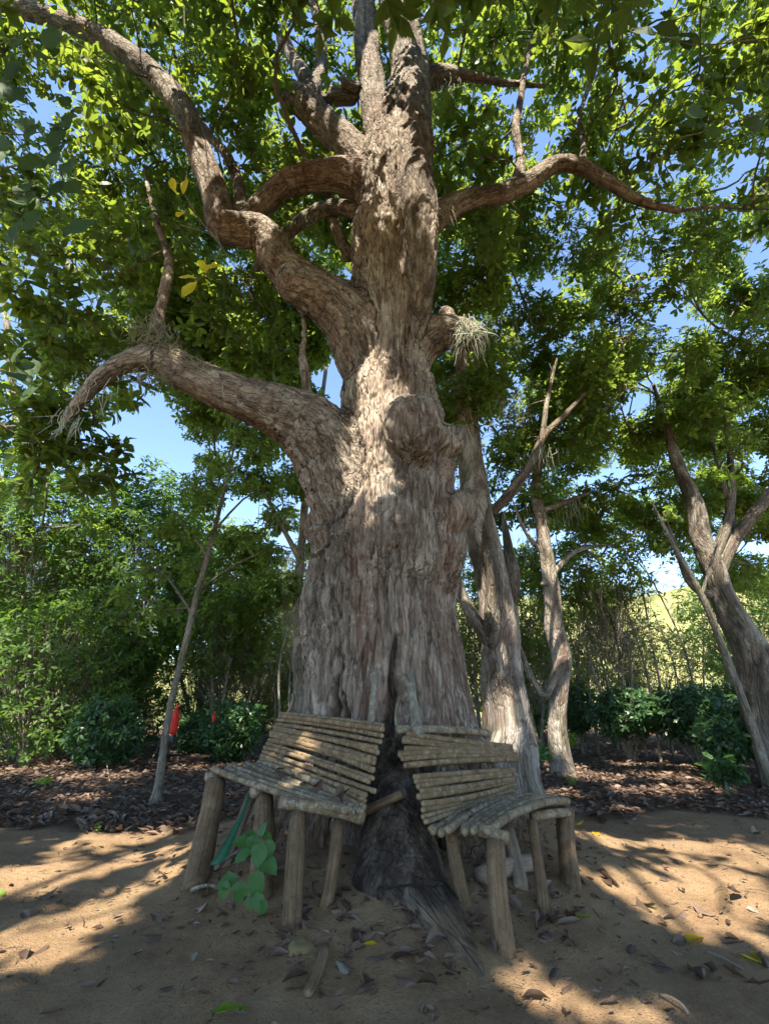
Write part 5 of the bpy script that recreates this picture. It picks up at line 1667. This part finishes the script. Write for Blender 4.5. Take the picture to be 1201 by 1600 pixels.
ylw = leaf_mesh("yellow_leaf", 1, .5, M['leaf_yellow'], .1, .2, 71, 7, False)
lim = leaf_mesh("lime_leaf", 1, .5, M['leaf_lime'], .1, .15, 72, 7, False)
och = leaf_mesh("pale_scrap", 1, .42, M['pale_scrap'], .2, .3, 73, 7, True)
for q in ((893, 1434, .16, "yellow-green fallen leaf on the slope right of the bench legs", lim), (932, 1303, .15, "bright yellow fallen leaf on the path right of the bench", ylw), (898, 1290, .11, "small yellow fallen leaf by the rightmost bench leg", ylw),
          (1000, 1415, .14, "dull green fallen leaf at the edge of the sunlit patch", lim), (388, 1582, .16, "green and yellow fallen leaf at the bottom edge", lim), (555, 1485, .14, "ochre fallen leaf below the burnt root", ylw), (8, 1402, .2, "pale green fallen leaf at the left edge", lim),
          (306, 1492, .07, "white scrap lying on the shaded soil at left", och), (300, 1446, .06, "grey-white scrap on the soil by the left bench", och), (545, 1436, .10, "pale curled scrap at the foot of the burnt root", och), (1165, 1422, .08, "white curled leaf on the sunlit soil at right", och), (545, 1525, .10, "pale grey leaf below the weathered stick", och), (285, 1418, .05, "tiny white scrap near the leftmost bench leg", och),
          (1100, 1467, .17, "curled ochre leaf on the shaded soil at right", ylw), (1190, 1510, .2, "yellow-brown leaf at the right edge of the photo", ylw)):
    fallen(q[0], q[1], q[2], q[3], None, q[4])
ZONES = [("dry brown leaf on the bare soil left of the benches", "dry leaves on the soil at left", (0, 1320, 290, 1600), 16, .12),
         ("dry brown leaf on the bare soil right of the benches", "dry leaves on the soil at right", (860, 1300, 1201, 1600), 58, .14),
         ("dry brown leaf on the slope below the burnt root", "dry leaves below the burnt root", (430, 1400, 720, 1560), 62, .13),
         ("dry brown leaf under the right bench", "dry leaves under the right bench", (700, 1340, 900, 1480), 44, .13),
         ("dry brown leaf under the left bench", "dry leaves under the left bench", (290, 1350, 540, 1440), 30, .12)]
cnt = 0
for lab, grp, (x0, y0, x1, y1), n, L in ZONES:
    for k in range(n):
        fallen(rg.uniform(x0, x1), y0 + (y1 - y0) * rg.beta(1.0, 1.35), L * rg.uniform(.45, 1.2), lab, grp)
for k, (x, y, Y) in enumerate(((430, 1208, 4.55), (450, 1215, 4.4), (470, 1228, 4.25), (490, 1236, 4.1), (540, 1246, 3.85), (525, 1250, 3.8), (440, 1214, 4.5), (455, 1218, 4.35))):
    fallen(0, 0, .13, "dry leaf lying on the seat of the left bench", "dry leaves on the left bench", None, .03, P(x, y, Y))
for k, (x, y, Y) in enumerate(((735, 1270, 3.9), (760, 1262, 4.0), (790, 1250, 4.3), (725, 1280, 3.75))):
    fallen(0, 0, .11, "dry leaf lying on the seat of the right bench", "dry leaves on the right bench", None, .03, P(x, y, Y))
# front edge of the litter: single leaves; everything beyond: one carpet
n1 = 0
while n1 < 90:
    px, py = rg.uniform(0, 1201), rg.uniform(1270, 1345)
    if 300 < px < 900: continue
    q = ground_hit(px, py)
    if litter_mask(q[0], q[1]) < .35: continue
    fallen(px, py, rg.uniform(.12, .2), "dry brown leaf at the front edge of the litter " + ("left" if px < 600 else "right") + " of the tree", "dry leaves at the litter edge " + ("left" if px < 600 else "right"), None, .03, q)
    n1 += 1


def litter_carpet(n, xr, yr, Lr, seed, power=1.0):
    rg = np.random.default_rng(seed)
    x = rg.uniform(*xr, n)
    y = yr[0] + (yr[1] - yr[0]) * rg.random(n) ** power
    m = (rg.random(n) < litter_mask(x, y) ** 1.5) & (np.abs(x) < 2.2 + y * .95) & (np.hypot(x - TX, y - TY) > 1.5)
    x, y = x[m], y[m]
    n = len(x)
    z = ground_z(x, y) + rg.uniform(.0, .06, n)
    a = rg.uniform(0, 6.28, n)
    d = unit(np.stack([np.cos(a), np.sin(a), rg.normal(0, .25, n)], 1))
    nr = unit(np.stack([rg.normal(0, .4, n), rg.normal(0, .4, n), np.ones(n)], 1))
    return np.stack([x, y, z], 1), d, nr, rg.uniform(*Lr, n), rg.uniform(.8, 1.3, n), rg.uniform(0, 1, n)


CURL = (HI[0] * np.array([1, 1, 1]) + np.array([(0, 0, 0), (0, 0, .10), (0, 0, -.02), (0, 0, .06), (0, 0, .12), (0, 0, .0), (0, 0, .07), (0, 0, .16)]), HI[1], HI[2])
g = Geo()
b_, d_, n_, L_, W_, v_ = litter_carpet(24000, (-11, 12), (5.2, 12), (.075, .15), 5, 1.0)
nr_ = b_[:, 1] < 8.2
leaves_into(g, b_[nr_], d_[nr_], n_[nr_], L_[nr_], W_[nr_], CURL, v_[nr_])
nr_ = ~nr_
leaves_into(g, b_[nr_], d_[nr_], n_[nr_], L_[nr_], W_[nr_], LO, v_[nr_])
b_, d_, n_, L_, W_, v_ = litter_carpet(18000, (-22, 24), (11, 26), (.12, .22), 6, 1.2)
leaves_into(g, b_, d_, n_, L_, W_, FAR, v_)
# crumbs of leaf and twig on the bare soil
rg = np.random.default_rng(66)
n = 4200
x = rg.uniform(-3.5, 4.2, n); y = rg.uniform(2.0, 6.5, n)
m = rg.random(n) < np.clip(.12 + .9 * np.exp(-((np.hypot(x - TX, (y - 4.4) * .9) - .9) / .8) ** 2), 0, 1)
x, y = x[m], y[m]
n = len(x)
a = rg.uniform(0, 6.28, n)
leaves_into(g, np.stack([x, y, ground_z(x, y) + .012], 1), unit(np.stack([np.cos(a), np.sin(a), rg.normal(0, .15, n)], 1)), unit(np.stack([rg.normal(0, .3, n), rg.normal(0, .3, n), np.ones(n)], 1)), rg.uniform(.02, .075, n), rg.uniform(.5, 1.3, n), CURL, rg.uniform(0, 1, n))
o = link("leaf_litter", g.mesh("leaf_litter", M['litter'], smooth_shade=False))
tag(o, "carpet of dry brown leaves on the ground behind the benches", kind="stuff")
g = Geo()
n = 500
x = rg.uniform(-3.5, 4.2, n); y = rg.uniform(2.0, 7.5, n)
a = rg.uniform(0, 6.28, n)
l = rg.uniform(.03, .16, n)
A = np.stack([x, y, ground_z(x, y) + .008], 1)
x2, y2 = x + np.cos(a) * l, y + np.sin(a) * l
twigs_into(g, A, np.stack([x2, y2, ground_z(x2, y2) + .010], 1), .003, .002, 0, rg)
o = link("ground_twigs", g.mesh("ground_twigs", M['bark_thin']))
tag(o, "tiny broken twigs scattered over the bare soil", kind="stuff")

# clods and grit on the bare soil
rg = np.random.default_rng(68)
n = 5200
x = rg.uniform(-4.5, 5.0, n); y = rg.uniform(1.9, 6.6, n)
pt = np.stack([x, y, 0 * x], 1)
m = (rg.random(n) < np.clip(.35 + .9 * fbm(pt * 1.3, 2), .05, 1)) & (litter_mask(x, y) < .5)
x, y = x[m], y[m]
n = len(x)
sz = rg.uniform(.0025, .008, n) * (1 + 1.6 * (rg.random(n) < .06))
oc = np.array([(1, 0, 0), (-1, 0, 0), (0, 1, 0), (0, -1, 0), (0, 0, 1), (0, 0, -1)], float)
ot = np.array([(0, 2, 4), (2, 1, 4), (1, 3, 4), (3, 0, 4), (2, 0, 5), (1, 2, 5), (3, 1, 5), (0, 3, 5)])
Vc = oc[None] * sz[:, None, None] * rg.uniform(.6, 1.3, (n, 6, 1)) + np.stack([x, y, ground_z(x, y) + sz * .3], 1)[:, None] + rg.normal(0, .15, (n, 6, 3)) * sz[:, None, None]
g = Geo()
g.add(Vc.reshape(-1, 3), None, (ot[None] + (np.arange(n) * 6)[:, None, None]).reshape(-1, 3), litter=np.zeros(n * 6), hill=np.zeros(n * 6))
o = link("soil_clods", g.mesh("soil_clods", M['soil']))
tag(o, "loose clods and grit on the bare soil", kind="stuff")
